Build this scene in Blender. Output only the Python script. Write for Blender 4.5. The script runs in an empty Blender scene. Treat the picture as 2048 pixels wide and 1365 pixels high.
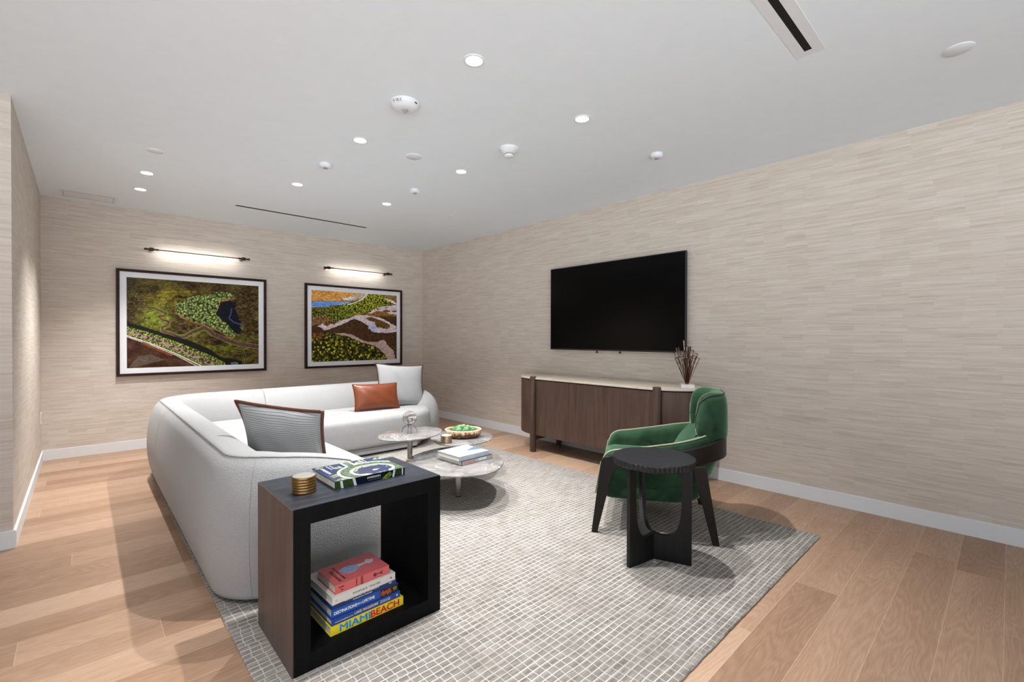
import bpy, bmesh, math, random
import numpy as np
from mathutils import Vector, Matrix, Euler
random.seed(7)
PI = math.pi
sc = bpy.context.scene
COL = sc.collection
# ------------------------------------------------------------------ camera
H = 2.78
cam_d = bpy.data.cameras.new('camera'); cam = bpy.data.objects.new('camera', cam_d); COL.objects.link(cam)
cam_d.sensor_width = 36.0; cam_d.lens = 925.99/2048*36; cam_d.clip_start = 0.05; cam_d.clip_end = 100
yaw, pitch, roll = 0.74823, -0.00709, 0.00166
fwd = Vector((math.sin(yaw)*math.cos(pitch), math.cos(yaw)*math.cos(pitch), math.sin(pitch)))
rt = Vector((math.cos(yaw), -math.sin(yaw), 0)); up = rt.cross(fwd)
r2 = rt*math.cos(roll)+up*math.sin(roll); u2 = up*math.cos(roll)-rt*math.sin(roll)
M4 = Matrix((r2, u2, -fwd)).transposed().to_4x4(); M4.translation = (-4.2874, -6.8972, 1.3)
cam.matrix_world = M4
sc.camera = cam
# ------------------------------------------------------------------ world, exposure
sc.view_settings.view_transform = 'Standard'; sc.view_settings.look = 'None'
sc.view_settings.exposure = 0.13; sc.view_settings.gamma = 1.0; sc.view_settings.use_curve_mapping = False
w = bpy.data.worlds.new('world'); sc.world = w; w.use_nodes = True
wn = w.node_tree; bgn = wn.nodes['Background']; bgn.inputs[1].default_value = 1.0
tcn = wn.nodes.new('ShaderNodeTexCoord'); spn = wn.nodes.new('ShaderNodeSeparateXYZ'); rpn = wn.nodes.new('ShaderNodeValToRGB'); mpn = wn.nodes.new('ShaderNodeMapRange')
wn.links.new(tcn.outputs['Generated'], spn.inputs[0]); wn.links.new(spn.outputs[2], mpn.inputs[0]); mpn.inputs[1].default_value = -1.0; mpn.inputs[2].default_value = 1.0
wn.links.new(mpn.outputs[0], rpn.inputs[0]); wn.links.new(rpn.outputs[0], bgn.inputs[0])
GROUND_FILL, SKY = 7.6, 1.0          # made-up bright ground, added to lift the ceiling; dimmer sky above it
rpn.color_ramp.elements[0].position = 0.485; rpn.color_ramp.elements[0].color = (GROUND_FILL*0.86, GROUND_FILL*0.93, GROUND_FILL*1.0, 1)
rpn.color_ramp.elements[1].position = 0.52; rpn.color_ramp.elements[1].color = (SKY*0.82, SKY*0.91, SKY*1.0, 1)
# portals of the invented windows, added behind the camera as fill light
for loc_, rot_, sx_, sy_ in (((-7.26, -7.9, 1.38), (PI/2, 0, -PI/2), 2.6, 2.36), ((-4.7, -9.76, 1.38), (PI/2, 0, 0), 3.8, 2.36)):
    pl = bpy.data.lights.new('added_fill_daylight', 'AREA'); pl.shape = 'RECTANGLE'; pl.size = sx_; pl.size_y = sy_
    pl.energy = 1; pl.cycles.is_portal = True
    po = bpy.data.objects.new('added_fill_daylight', pl); COL.objects.link(po); po.location = loc_; po.rotation_euler = rot_
SPOT_E = 212.0
DL = [(-2.75, -4.94), (-1.81, -4.92), (-2.755, -3.57), (-1.81, -3.56), (-2.758, -2.2), (-1.813, -2.19),
      (-3.855, -1.595), (-3.855, -0.969)]
FILL_SPOTS = [(-5.0, -4.7), (-4.9, -6.3), (-4.6, -8.0), (-6.2, -5.4)]  # unseen spots added out of view to brighten the left side
def spot(x, y, e):  # serves the fitted downlights and the added unseen fill spots
    l = bpy.data.lights.new('downlight_or_fill_beam', 'SPOT'); l.energy = e; l.spot_size = math.radians(92); l.spot_blend = 0.8
    l.shadow_soft_size = 0.02; l.color = (1.0, 0.99, 0.985)
    o = bpy.data.objects.new('downlight_or_fill_beam', l); COL.objects.link(o); o.location = (x, y, H-0.012)
    return o
for x, y in DL: spot(x, y, SPOT_E*(0.8 if x < -3.5 else 1.0))
for x, y in FILL_SPOTS: spot(x, y, SPOT_E*((0.2 if y > -5 else 1.45) if -5.5 < x < -3.5 else 0.3))

# ------------------------------------------------------------------ node helpers
def newmat(name):
    m = bpy.data.materials.new(name); m.use_nodes = True
    return m, m.node_tree, m.node_tree.nodes['Principled BSDF']
def nd(nt, t, **kw):
    n = nt.nodes.new(t)
    for k, v in kw.items(): setattr(n, k, v)
    return n
def lk(nt, a, b): nt.links.new(a, b)
def math_(nt, op, a, b=None, c=None):
    n = nt.nodes.new('ShaderNodeMath'); n.operation = op
    for i, v in enumerate((a, b, c)):
        if v is None: continue
        if isinstance(v, (int, float)): n.inputs[i].default_value = v
        else: lk(nt, v, n.inputs[i])
    return n.outputs[0]
def coords(nt, kind='Object', scale=(1, 1, 1), rot=(0, 0, 0)):
    tc = nd(nt, 'ShaderNodeTexCoord'); mp = nd(nt, 'ShaderNodeMapping')
    mp.inputs['Scale'].default_value = scale; mp.inputs['Rotation'].default_value = rot
    lk(nt, tc.outputs[kind], mp.inputs[0]); return mp.outputs[0]
def noise(nt, vec, scale, detail=3, rough=0.5, dist=0.0):
    n = nd(nt, 'ShaderNodeTexNoise'); n.inputs['Scale'].default_value = scale; n.inputs['Detail'].default_value = detail
    n.inputs['Roughness'].default_value = rough; n.inputs['Distortion'].default_value = dist
    lk(nt, vec, n.inputs['Vector']); return n.outputs['Fac']
def ramp(nt, fac, stops, interp='LINEAR'):
    n = nd(nt, 'ShaderNodeValToRGB'); cr = n.color_ramp; cr.interpolation = interp
    while len(cr.elements) > 1: cr.elements.remove(cr.elements[-1])
    cr.elements[0].position = stops[0][0]; cr.elements[0].color = (*stops[0][1], 1)
    for p, c in stops[1:]:
        e = cr.elements.new(p); e.color = (*c, 1)
    lk(nt, fac, n.inputs[0]); return n.outputs[0]
def mix(nt, fac, a, b, mode='MIX'):
    n = nd(nt, 'ShaderNodeMix', data_type='RGBA', blend_type=mode)
    for i, v in ((0, fac), (6, a), (7, b)):
        if isinstance(v, (int, float)): n.inputs[i].default_value = v
        elif isinstance(v, tuple): n.inputs[i].default_value = (*v, 1)
        else: lk(nt, v, n.inputs[i])
    return n.outputs[2]
def bump(nt, h, bsdf, strength=0.3, dist=0.01):
    b = nd(nt, 'ShaderNodeBump'); b.inputs['Strength'].default_value = strength; b.inputs['Distance'].default_value = dist
    lk(nt, h, b.inputs['Height']); lk(nt, b.outputs[0], bsdf.inputs['Normal'])
def sepxyz(nt, vec):
    s = nd(nt, 'ShaderNodeSeparateXYZ'); lk(nt, vec, s.inputs[0]); return s.outputs
def comb(nt, x=0.0, y=0.0, z=0.0):
    c = nd(nt, 'ShaderNodeCombineXYZ')
    for i, v in enumerate((x, y, z)):
        if isinstance(v, (int, float)): c.inputs[i].default_value = v
        else: lk(nt, v, c.inputs[i])
    return c.outputs[0]
def white(nt, vec):
    n = nd(nt, 'ShaderNodeTexWhiteNoise', noise_dimensions='3D'); lk(nt, vec, n.inputs['Vector']); return n.outputs['Value']
def S(r, g, b):   # sRGB 0-255 -> linear
    f = lambda c: (c/255/12.92) if c/255 <= 0.04045 else ((c/255+0.055)/1.055)**2.4
    return (f(r), f(g), f(b))
def plain(name, col, rough=0.5, metal=0.0, **kw):
    m, nt, b = newmat(name)
    b.inputs['Roughness'].default_value = rough; b.inputs['Metallic'].default_value = metal
    v = coords(nt); n = noise(nt, v, kw.pop('nscale', 9.0), 3)
    amt = kw.pop('var', 0.04)
    c = ramp(nt, n, [(0.3, tuple(x*(1-amt) for x in col)), (0.7, tuple(min(1, x*(1+amt)) for x in col))])
    lk(nt, c, b.inputs['Base Color'])
    bs = kw.pop('bump', 0)
    if bs: bump(nt, noise(nt, v, kw.pop('bscale', 200.0), 2), b, bs, 0.002)
    for k, x in kw.items(): b.inputs[k].default_value = x
    return m
# ------------------------------------------------------------------ materials
def wallpaper(name, axis, tint=1.0):
    m, nt, b = newmat(name); v = coords(nt); s = sepxyz(nt, v)
    z = s[2]; u = math_(nt, 'ADD', s[0] if axis == 'x' else s[1], math_(nt, 'MULTIPLY', white(nt, comb(nt, math_(nt, 'FLOOR', math_(nt, 'DIVIDE', z, 0.078)), 4.0, 0.0)), 0.07))
    strip = math_(nt, 'FLOOR', math_(nt, 'DIVIDE', u, 0.155))
    zj = math_(nt, 'ADD', z, math_(nt, 'MULTIPLY', white(nt, comb(nt, strip, 3.0, 0.0)), 0.06))
    rowb = math_(nt, 'FLOOR', math_(nt, 'DIVIDE', zj, 0.052))
    blk = white(nt, comb(nt, strip, rowb, 1.0))
    rown = math_(nt, 'FLOOR', math_(nt, 'DIVIDE', zj, 0.013))
    blk2 = white(nt, comb(nt, strip, rown, 2.0))
    st = noise(nt, comb(nt, math_(nt, 'MULTIPLY', u, 5.0), math_(nt, 'MULTIPLY', strip, 7.3), math_(nt, 'MULTIPLY', z, 360.0)), 1.0, 4, 0.7)
    st2 = noise(nt, comb(nt, math_(nt, 'MULTIPLY', u, 2.2), 0.0, math_(nt, 'MULTIPLY', z, 60.0)), 1.0, 3, 0.6)
    f = math_(nt, 'ADD', math_(nt, 'MULTIPLY', st, 0.55), math_(nt, 'MULTIPLY', st2, 0.45))
    f = math_(nt, 'ADD', f, math_(nt, 'MULTIPLY', math_(nt, 'SUBTRACT', blk, 0.5), 0.05))
    f = math_(nt, 'ADD', f, math_(nt, 'MULTIPLY', math_(nt, 'SUBTRACT', blk2, 0.5), 0.08))
    c = ramp(nt, f, [(0.24, S(172, 157, 143)), (0.40, S(198, 186, 173)), (0.55, S(213, 203, 192)), (0.75, S(227, 219, 210))])
    lk(nt, c, b.inputs['Base Color']); b.inputs['Roughness'].default_value = 0.62
    b.inputs['Specular IOR Level'].default_value = 0.35
    bump(nt, f, b, 0.35, 0.004)
    return m
WALLX = wallpaper('grasscloth_x', 'x'); WALLY = wallpaper('grasscloth_y', 'y')

def floor_mat():
    m, nt, b = newmat('oak_planks'); v = coords(nt); s = sepxyz(nt, v); x, y = s[0], s[1]
    W, L = 0.19, 1.75
    yr = math_(nt, 'DIVIDE', math_(nt, 'ADD', y, 0.045), W); row = math_(nt, 'FLOOR', yr)
    off = math_(nt, 'MULTIPLY', white(nt, comb(nt, row, 5.0, 0.0)), L)
    xr = math_(nt, 'DIVIDE', math_(nt, 'ADD', x, off), L); colm = math_(nt, 'FLOOR', xr)
    pid = white(nt, comb(nt, row, colm, 0.0)); pid2 = white(nt, comb(nt, row, colm, 9.0))
    sx = math_(nt, 'ADD', math_(nt, 'MULTIPLY', x, 2.2), math_(nt, 'MULTIPLY', pid, 37.0))
    sy = math_(nt, 'ADD', math_(nt, 'MULTIPLY', y, 16.0), math_(nt, 'MULTIPLY', pid2, 51.0))
    vg = comb(nt, sx, sy, 0.0)
    big = noise(nt, vg, 0.42, 2, 0.45, 0.25)
    rings = math_(nt, 'SINE', math_(nt, 'ADD', math_(nt, 'MULTIPLY', big, 150.0), math_(nt, 'MULTIPLY', s[1], 60.0)))
    fine = noise(nt, comb(nt, math_(nt, 'MULTIPLY', x, 14.0), math_(nt, 'MULTIPLY', y, 330.0), pid), 1.0, 3, 0.6)
    f = math_(nt, 'ADD', math_(nt, 'MULTIPLY', rings, 0.035), math_(nt, 'MULTIPLY', fine, 0.36))
    f = math_(nt, 'ADD', f, math_(nt, 'ADD', math_(nt, 'MULTIPLY', pid, 0.28), 0.03)); f = math_(nt, 'ADD', f, math_(nt, 'MULTIPLY', big, 0.22))
    c = ramp(nt, f, [(0.18, S(124, 95, 75)), (0.36, S(152, 121, 98)), (0.52, S(172, 141, 117)), (0.72, S(190, 161, 137)), (0.92, S(205, 180, 158))])
    vo = nd(nt, 'ShaderNodeTexVoronoi'); vo.inputs['Scale'].default_value = 1.0
    lk(nt, comb(nt, math_(nt, 'MULTIPLY', x, 1.3), math_(nt, 'MULTIPLY', y, 3.4), 0.0), vo.inputs['Vector'])
    kn = ramp(nt, math_(nt, 'ADD', vo.outputs['Distance'], math_(nt, 'MULTIPLY', math_(nt, 'SUBTRACT', fine, 0.5), 0.06)), [(0.02, (1, 1, 1)), (0.075, (0, 0, 0))])
    c = mix(nt, math_(nt, 'MULTIPLY', kn, 0.55), c, S(96, 68, 50))
    fy = math_(nt, 'ABSOLUTE', math_(nt, 'SUBTRACT', math_(nt, 'FRACT', yr), 0.5))
    fx = math_(nt, 'ABSOLUTE', math_(nt, 'SUBTRACT', math_(nt, 'FRACT', xr), 0.5))
    seam = math_(nt, 'MAXIMUM', math_(nt, 'GREATER_THAN', fy, 0.494), math_(nt, 'GREATER_THAN', fx, 0.4993))
    c = mix(nt, math_(nt, 'MULTIPLY', seam, 0.45), c, S(216, 184, 155))
    lk(nt, c, b.inputs['Base Color']); b.inputs['Roughness'].default_value = 0.42
    b.inputs['Specular IOR Level'].default_value = 0.4
    h = math_(nt, 'SUBTRACT', math_(nt, 'MULTIPLY', fine, 0.3), seam)
    bump(nt, h, b, 0.12, 0.002)
    return m
FLOOR = floor_mat()

def rug_mat():
    m, nt, b = newmat('woven_rug'); v = coords(nt); s = sepxyz(nt, v); x, y = s[0], s[1]
    wob = noise(nt, v, 3.0, 2); wob2 = noise(nt, comb(nt, math_(nt, 'MULTIPLY', x, 1.0), math_(nt, 'MULTIPLY', y, 1.0), 7.0), 5.0, 2)
    fuzz = noise(nt, v, 260.0, 2)
    yy = math_(nt, 'ADD', y, math_(nt, 'ADD', math_(nt, 'MULTIPLY', wob, 0.022), math_(nt, 'MULTIPLY', fuzz, 0.003)))
    yr = math_(nt, 'DIVIDE', yy, 0.0315)
    row = math_(nt, 'FLOOR', yr)
    xx = math_(nt, 'ADD', x, math_(nt, 'ADD', math_(nt, 'MULTIPLY', wob2, 0.026), math_(nt, 'MULTIPLY', fuzz, 0.003)))
    xx = math_(nt, 'ADD', xx, math_(nt, 'MULTIPLY', white(nt, comb(nt, row, 1.0, 0.0)), 0.010))
    xr = math_(nt, 'DIVIDE', xx, 0.0405)
    fy = math_(nt, 'ABSOLUTE', math_(nt, 'SUBTRACT', math_(nt, 'FRACT', yr), 0.5))
    fx = math_(nt, 'ABSOLUTE', math_(nt, 'SUBTRACT', math_(nt, 'FRACT', xr), 0.5))
    def sm(val, a, bb):
        n = nd(nt, 'ShaderNodeMapRange', interpolation_type='SMOOTHSTEP'); lk(nt, val, n.inputs[0])
        n.inputs[1].default_value = a; n.inputs[2].default_value = bb; return n.outputs[0]
    ly = sm(fy, 0.385, 0.45); lx = sm(fx, 0.43, 0.475)
    line = math_(nt, 'MAXIMUM', ly, math_(nt, 'MULTIPLY', lx, 0.85))
    st = noise(nt, comb(nt, math_(nt, 'MULTIPLY', x, 9.0), math_(nt, 'MULTIPLY', y, 60.0), 0.0), 1.0, 3, 0.6)
    sp = noise(nt, v, 420.0, 1)
    f = math_(nt, 'ADD', math_(nt, 'MULTIPLY', st, 0.6), math_(nt, 'MULTIPLY', sp, 0.4))
    cell = ramp(nt, f, [(0.3, S(86, 79, 71)), (0.48, S(126, 119, 111)), (0.68, S(164, 159, 152))])
    fade = ramp(nt, noise(nt, v, 5.0, 3), [(0.35, (0.55, 0.55, 0.55)), (0.6, (1, 1, 1))])
    c = mix(nt, math_(nt, 'MULTIPLY', line, fade), cell, S(188, 188, 187))
    lk(nt, c, b.inputs['Base Color']); b.inputs['Roughness'].default_value = 0.95
    b.inputs['Specular IOR Level'].default_value = 0.1
    h = math_(nt, 'ADD', math_(nt, 'MULTIPLY', line, -0.4), math_(nt, 'MULTIPLY', sp, 0.7))
    bump(nt, h, b, 0.6, 0.004)
    return m
RUG = rug_mat()

def boucle(name, col):
    m, nt, b = newmat(name); v = coords(nt)
    n1 = noise(nt, v, 135.0, 3, 0.6, 0.4); n2 = noise(nt, v, 300.0, 2)
    h = math_(nt, 'ADD', math_(nt, 'MULTIPLY', n1, 0.75), math_(nt, 'MULTIPLY', n2, 0.25))
    c = ramp(nt, h, [(0.35, tuple(x*0.93 for x in col)), (0.62, col)])
    lk(nt, c, b.inputs['Base Color']); b.inputs['Roughness'].default_value = 0.95; b.inputs['Specular IOR Level'].default_value = 0.15
    b.inputs['Sheen Weight'].default_value = 0.15
    bump(nt, h, b, 0.95, 0.007)
    return m
BOUCLE = boucle('white_boucle', S(168, 168, 168)); BOUCLE_SEAM = boucle('boucle_piping', S(148, 148, 148))

def wood(name, cols, axis=2, rough=0.5, scale=1.0, spec=0.5, bumps=0.25, rot=(0, 0, 0), ringmul=45.0):
    m, nt, b = newmat(name)
    sc3 = [1.0, 1.0, 1.0]; sc3 = [16*scale]*3; sc3[axis] = 1.1*scale
    v = coords(nt, scale=tuple(sc3))
    big = noise(nt, v, 0.45, 2, 0.5, 0.3)
    rings = math_(nt, 'SINE', math_(nt, 'MULTIPLY', big, ringmul))
    sc4 = [230*scale]*3; sc4[axis] = 7*scale
    fine = noise(nt, coords(nt, scale=tuple(sc4)), 1.0, 2, 0.6)
    f = math_(nt, 'ADD', math_(nt, 'MULTIPLY', rings, 0.07), math_(nt, 'ADD', math_(nt, 'MULTIPLY', fine, 0.45), math_(nt, 'MULTIPLY', big, 0.4)))
    c = ramp(nt, f, [(0.2, cols[0]), (0.45, cols[1]), (0.72, cols[2])])
    lk(nt, c, b.inputs['Base Color']); b.inputs['Roughness'].default_value = rough; b.inputs['Specular IOR Level'].default_value = spec
    bump(nt, f, b, bumps, 0.002)
    return m
WALNUT = wood('smoked_oak', [S(56, 40, 32), S(80, 60, 49), S(98, 75, 62)], 2, 0.5, 1.3, 0.4, 0.25, (0, 0, 0), 30.0)
WALNUT_POST = wood('smoked_oak_post', [S(50, 35, 28), S(78, 57, 47), S(96, 72, 60)], 2, 0.45)
BLACKOAK_SHEEN = wood('black_oak_painted_sheen', [S(10, 12, 16), S(32, 38, 49), S(66, 75, 92)], 0, 0.4, 0.9, 0.5, 0.6)  # daylight sheen on black oak, painted in as a blue-grey colour
BLACKOAK = wood('black_oak', [S(5, 5, 6), S(10, 10, 11), S(17, 17, 19)], 2, 0.6, 1.0, 0.12, 0.3)
OAK_SIDE_SHEEN = wood('oak_side_painted_sheen', [S(50, 38, 33), S(78, 62, 55), S(98, 81, 72)], 2, 0.45, 0.8, 0.5, 0.35)  # sheen on the table's left side, painted in as brown
CHAIRWOOD = wood('dark_ash_frame', [S(14, 10, 9), S(25, 18, 16), S(36, 28, 25)], 2, 0.42, 1.0, 0.3)
FRAMEWOOD = wood('wenge_frame', [S(30, 17, 13), S(48, 28, 22), S(62, 38, 31)], 0, 0.5, 1.0, 0.2)
STOOLBLACK = wood('carved_black_wood', [S(6, 6, 8), S(11, 12, 14), S(24, 26, 30)], 2, 0.42, 1.3, 0.35, 0.7)

def stooltop_mat():
    m, nt, b = newmat('hammered_black_top'); v = coords(nt)
    vo = nd(nt, 'ShaderNodeTexVoronoi'); vo.inputs['Scale'].default_value = 75
    lk(nt, v, vo.inputs['Vector'])
    wv = noise(nt, coords(nt, scale=(40, 160, 40)), 1.0, 3, 0.6)
    sp = ramp(nt, noise(nt, v, 330.0, 1), [(0.70, (0, 0, 0)), (0.78, (1, 1, 1))])
    c = mix(nt, math_(nt, 'MULTIPLY', sp, 0.5), ramp(nt, wv, [(0.3, S(9, 10, 13)), (0.7, S(28, 30, 37))]), S(150, 155, 168))
    lk(nt, c, b.inputs['Base Color']); b.inputs['Roughness'].default_value = 0.36
    bump(nt, math_(nt, 'ADD', vo.outputs['Distance'], wv), b, 0.5, 0.003)
    return m
STOOLTOP = stooltop_mat()

def marble(name, base, dark, vein, scale=1.0, rough=0.12):
    m, nt, b = newmat(name); v = coords(nt)
    n = noise(nt, v, 4.0*scale, 5, 0.6, 1.0)
    c = ramp(nt, n, [(0.3, dark), (0.65, base)])
    d = noise(nt, v, 2.3*scale, 4, 0.6, 1.6)
    vn = ramp(nt, math_(nt, 'ABSOLUTE', math_(nt, 'SUBTRACT', d, 0.5)), [(0.0, (1, 1, 1)), (0.010, (0, 0, 0))])
    msk = ramp(nt, noise(nt, v, 3.0*scale, 2), [(0.45, (0, 0, 0)), (0.6, (1, 1, 1))])
    c = mix(nt, math_(nt, 'MULTIPLY', vn, msk), c, vein)
    lk(nt, c, b.inputs['Base Color']); b.inputs['Roughness'].default_value = rough
    return m
GREYMARBLE = marble('grey_marble', S(136, 133, 131), S(92, 90, 89), S(214, 214, 212), 1.3, 0.14)
CREAMSTONE = marble('travertine', S(222, 210, 194), S(204, 190, 172), S(232, 224, 212), 2.0, 0.25)
WHITEMARBLE = marble('white_marble', S(232, 230, 226), S(214, 212, 208), S(196, 194, 190), 5.0, 0.3)

def velvet(name, dark, light):
    m, nt, b = newmat(name); v = coords(nt)
    n = noise(nt, v, 7.0, 3, 0.55, 0.4)
    c = ramp(nt, n, [(0.3, dark), (0.7, light)])
    lk(nt, c, b.inputs['Base Color']); b.inputs['Roughness'].default_value = 0.8; b.inputs['Specular IOR Level'].default_value = 0.25
    b.inputs['Sheen Weight'].default_value = 0.85; b.inputs['Sheen Roughness'].default_value = 0.35
    b.inputs['Sheen Tint'].default_value = (0.46, 0.80, 0.54, 1)
    bump(nt, noise(nt, v, 14.0, 2), b, 0.15, 0.01)
    return m
VELVET = velvet('green_velvet', S(20, 44, 27), S(46, 78, 52))
PIPEGREEN = plain('dark_green_piping', S(44, 44, 36), 0.6)
PIPELIGHT = plain('pale_piping', S(150, 150, 128), 0.6)

def ribbed(name, light, dark, freq, axis=1):
    m, nt, b = newmat(name); v = coords(nt); s = sepxyz(nt, v)
    wob = noise(nt, v, 10.0, 2)
    t = math_(nt, 'ADD', math_(nt, 'MULTIPLY', s[axis], freq), math_(nt, 'MULTIPLY', wob, 0.35))
    f = math_(nt, 'ABSOLUTE', math_(nt, 'SUBTRACT', math_(nt, 'FRACT', t), 0.5))
    n = nd(nt, 'ShaderNodeMapRange', interpolation_type='SMOOTHSTEP'); lk(nt, f, n.inputs[0]); n.inputs[1].default_value = 0.36; n.inputs[2].default_value = 0.48
    weave = noise(nt, coords(nt, scale=(420, 420, 420)), 1.0, 1)
    c = mix(nt, n.outputs[0], mix(nt, weave, tuple(x*0.86 for x in light), light), dark)
    lk(nt, c, b.inputs['Base Color']); b.inputs['Roughness'].default_value = 0.92
    bump(nt, math_(nt, 'SUBTRACT', math_(nt, 'MULTIPLY', weave, 0.3), n.outputs[0]), b, 0.5, 0.003)
    return m
RIBGREY = ribbed('ribbed_grey_fabric', S(172, 172, 171), S(86, 87, 89), 74)
RIBLIGHT = ribbed('ribbed_light_fabric', S(174, 175, 176), S(136, 138, 140), 95)
BROWNPIPE = plain('brown_leather_piping', S(86, 44, 28), 0.42)
LEATHER = plain('cognac_leather', S(118, 60, 34), 0.34, bump=0.25, bscale=60, var=0.14, nscale=5)
def brushed(name, col, rough): return plain(name, col, rough, 1.0, var=0.06, nscale=30)
STEEL = brushed('brushed_bronze_steel', S(176, 168, 160), 0.32)
BRASS = brushed('aged_brass', S(158, 122, 76), 0.34)
BRASSLIGHT = brushed('pale_brass', S(186, 164, 128), 0.35)
COASTERTOP = plain('coaster_top', S(176, 172, 166), 0.35, 0.3)
COASTERWHITE = plain('coaster_white_top', S(226, 224, 220), 0.3)
BRONZE = brushed('dark_bronze', S(74, 62, 54), 0.42)
COPPER = brushed('coppery_wire', S(96, 62, 46), 0.4)
CHROME = brushed('dark_chrome', S(120, 118, 116), 0.15)
WHITEPAINT = plain('white_paint', S(226, 228, 230), 0.45, var=0.01)
CEILING = plain('ceiling_white', S(234, 243, 250), 0.8, var=0.01)
PLASTIC = plain('white_plastic', S(228, 232, 236), 0.4, var=0.01)
GREYPLASTIC = plain('grey_sensor', S(150, 150, 148), 0.35, var=0.02)
BLACKGAP = plain('black_slot', S(3, 3, 3), 0.9, var=0.0)
DARKTEXT = plain('dark_ink', S(40, 40, 42), 0.6, var=0.0)
TVBLACK = plain('tv_bezel', S(20, 20, 22), 0.35, var=0.02)
TVSCREEN = plain('tv_glass', S(4, 4, 5), 0.2, var=0.0, **{'Specular IOR Level': 0.12})
MATWHITE = plain('mat_board', S(240, 242, 246), 0.8, var=0.01)
DARKWALL = plain('plain_wall', S(200, 196, 190), 0.7, var=0.02)
def emis(name, col, e):
    m, nt, b = newmat(name); b.inputs['Base Color'].default_value = (*col, 1)
    b.inputs['Emission Color'].default_value = (*col, 1); b.inputs['Emission Strength'].default_value = e; return m
LAMP = emis('lamp_diffuser', (1, 0.98, 0.95), 6.0)
def glass(name, col=(1, 1, 1), ior=1.45, rough=0.0):
    m, nt, b = newmat(name); b.inputs['Base Color'].default_value = (*col, 1); b.inputs['Transmission Weight'].default_value = 1.0
    b.inputs['IOR'].default_value = ior; b.inputs['Roughness'].default_value = rough; return m
GLASS = glass('clear_glass'); CRYSTAL = glass('crystal', (0.97, 0.97, 0.97), 1.5)
THINGLASS = glass('tube_glass', (0.96, 0.95, 0.94), 1.28)
def tortoise():
    m, nt, b = newmat('tortoiseshell_glass'); v = coords(nt); s = sepxyz(nt, v)
    n = noise(nt, coords(nt, scale=(1, 1, 0.6)), 34.0, 3, 0.6, 0.6)
    zt = math_(nt, 'MULTIPLY', s[2], 7.0)
    f = math_(nt, 'ADD', n, zt)
    c = ramp(nt, f, [(0.40, S(160, 66, 10)), (0.56, S(58, 28, 12)), (0.74, S(78, 44, 22)), (0.84, S(196, 130, 52)), (1.0, S(232, 216, 188))])
    lk(nt, c, b.inputs['Base Color']); b.inputs['Roughness'].default_value = 0.12; b.inputs['Coat Weight'].default_value = 0.6
    return m
TORTOISE = tortoise()
ARTI = plain('artichoke_green', S(104, 146, 98), 0.6, var=0.5, nscale=55)
def vcol(name, rough=0.35, coat=0.0):
    m, nt, b = newmat(name); a = nd(nt, 'ShaderNodeVertexColor', layer_name='paint'); lk(nt, a.outputs[0], b.inputs['Base Color'])
    b.inputs['Specular IOR Level'].default_value = 0.15; b.inputs['Roughness'].default_value = rough; b.inputs['Coat Weight'].default_value = coat; b.inputs['Coat Roughness'].default_value = 0.05; return m
PAINT = vcol('photo_print', 0.4, 0.0); COVER = vcol('book_cover_print', 0.25, 0.3)
PAPER = plain('page_block', S(214, 208, 196), 0.8, var=0.05, nscale=60)

# ------------------------------------------------------------------ object helpers
def world_of(p):
    m = Matrix.Identity(4)
    while p is not None: m = p.matrix_basis @ m; p = p.parent
    return m
def tag(o, label=None, cat=None, group=None, kind=None):
    if label: o['label'] = label
    if cat: o['category'] = cat
    if group: o['group'] = group
    if kind: o['kind'] = kind
    return o
def thing(name, label, cat, loc=(0, 0, 0), rot=(0, 0, 0), group=None):
    o = bpy.data.objects.new(name, None); COL.objects.link(o); o.location = loc; o.rotation_euler = rot
    o.empty_display_size = 0.05; return tag(o, label, cat, group)
def obj(name, bm, m, parent=None, W=True, smooth=False, sub=0, angle=40):
    """links the bmesh as ONE mesh object; W: its vertices are world coordinates"""
    me = bpy.data.meshes.new(name)
    if isinstance(bm, tuple):
        me.from_pydata([tuple(v) for v in bm[0]], [], bm[1]); b2 = bmesh.new(); b2.from_mesh(me); bm = b2
    bmesh.ops.recalc_face_normals(bm, faces=bm.faces)
    if parent is not None and W: bmesh.ops.transform(bm, matrix=world_of(parent).inverted(), verts=bm.verts)
    bm.to_mesh(me); bm.free()
    if smooth:
        me.polygons.foreach_set('use_smooth', [True]*len(me.polygons))
        if angle < 180:
            me.set_sharp_from_angle(angle=math.radians(angle))
    me.materials.append(m)
    o = bpy.data.objects.new(name, me); COL.objects.link(o)
    if parent is not None: o.parent = parent
    if sub:
        md = o.modifiers.new('s', 'SUBSURF'); md.levels = sub; md.render_levels = sub
    return o
def box(bm, c, d, bev=0.0, rotz=0.0, seg=2):
    r = bmesh.ops.create_cube(bm, size=1.0); vs = r['verts']
    bmesh.ops.scale(bm, vec=d, verts=vs)
    if bev > 0:
        es = list({e for v in vs for e in v.link_edges})
        rb = bmesh.ops.bevel(bm, geom=es+vs, offset=bev, segments=seg, profile=0.5, affect='EDGES')
        vs = list({v for f in rb['faces'] for v in f.verts} | {v for v in vs if v.is_valid})
    if rotz: bmesh.ops.rotate(bm, cent=(0, 0, 0), matrix=Matrix.Rotation(rotz, 3, 'Z'), verts=vs)
    bmesh.ops.translate(bm, vec=c, verts=vs); return vs
def bx(c, d, bev=0.0, rotz=0.0):
    bm = bmesh.new(); box(bm, c, d, bev, rotz); return bm
def bx2(a, b, bev=0.0):
    return bx([(a[i]+b[i])/2 for i in range(3)], [abs(b[i]-a[i]) for i in range(3)], bev)
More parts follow.
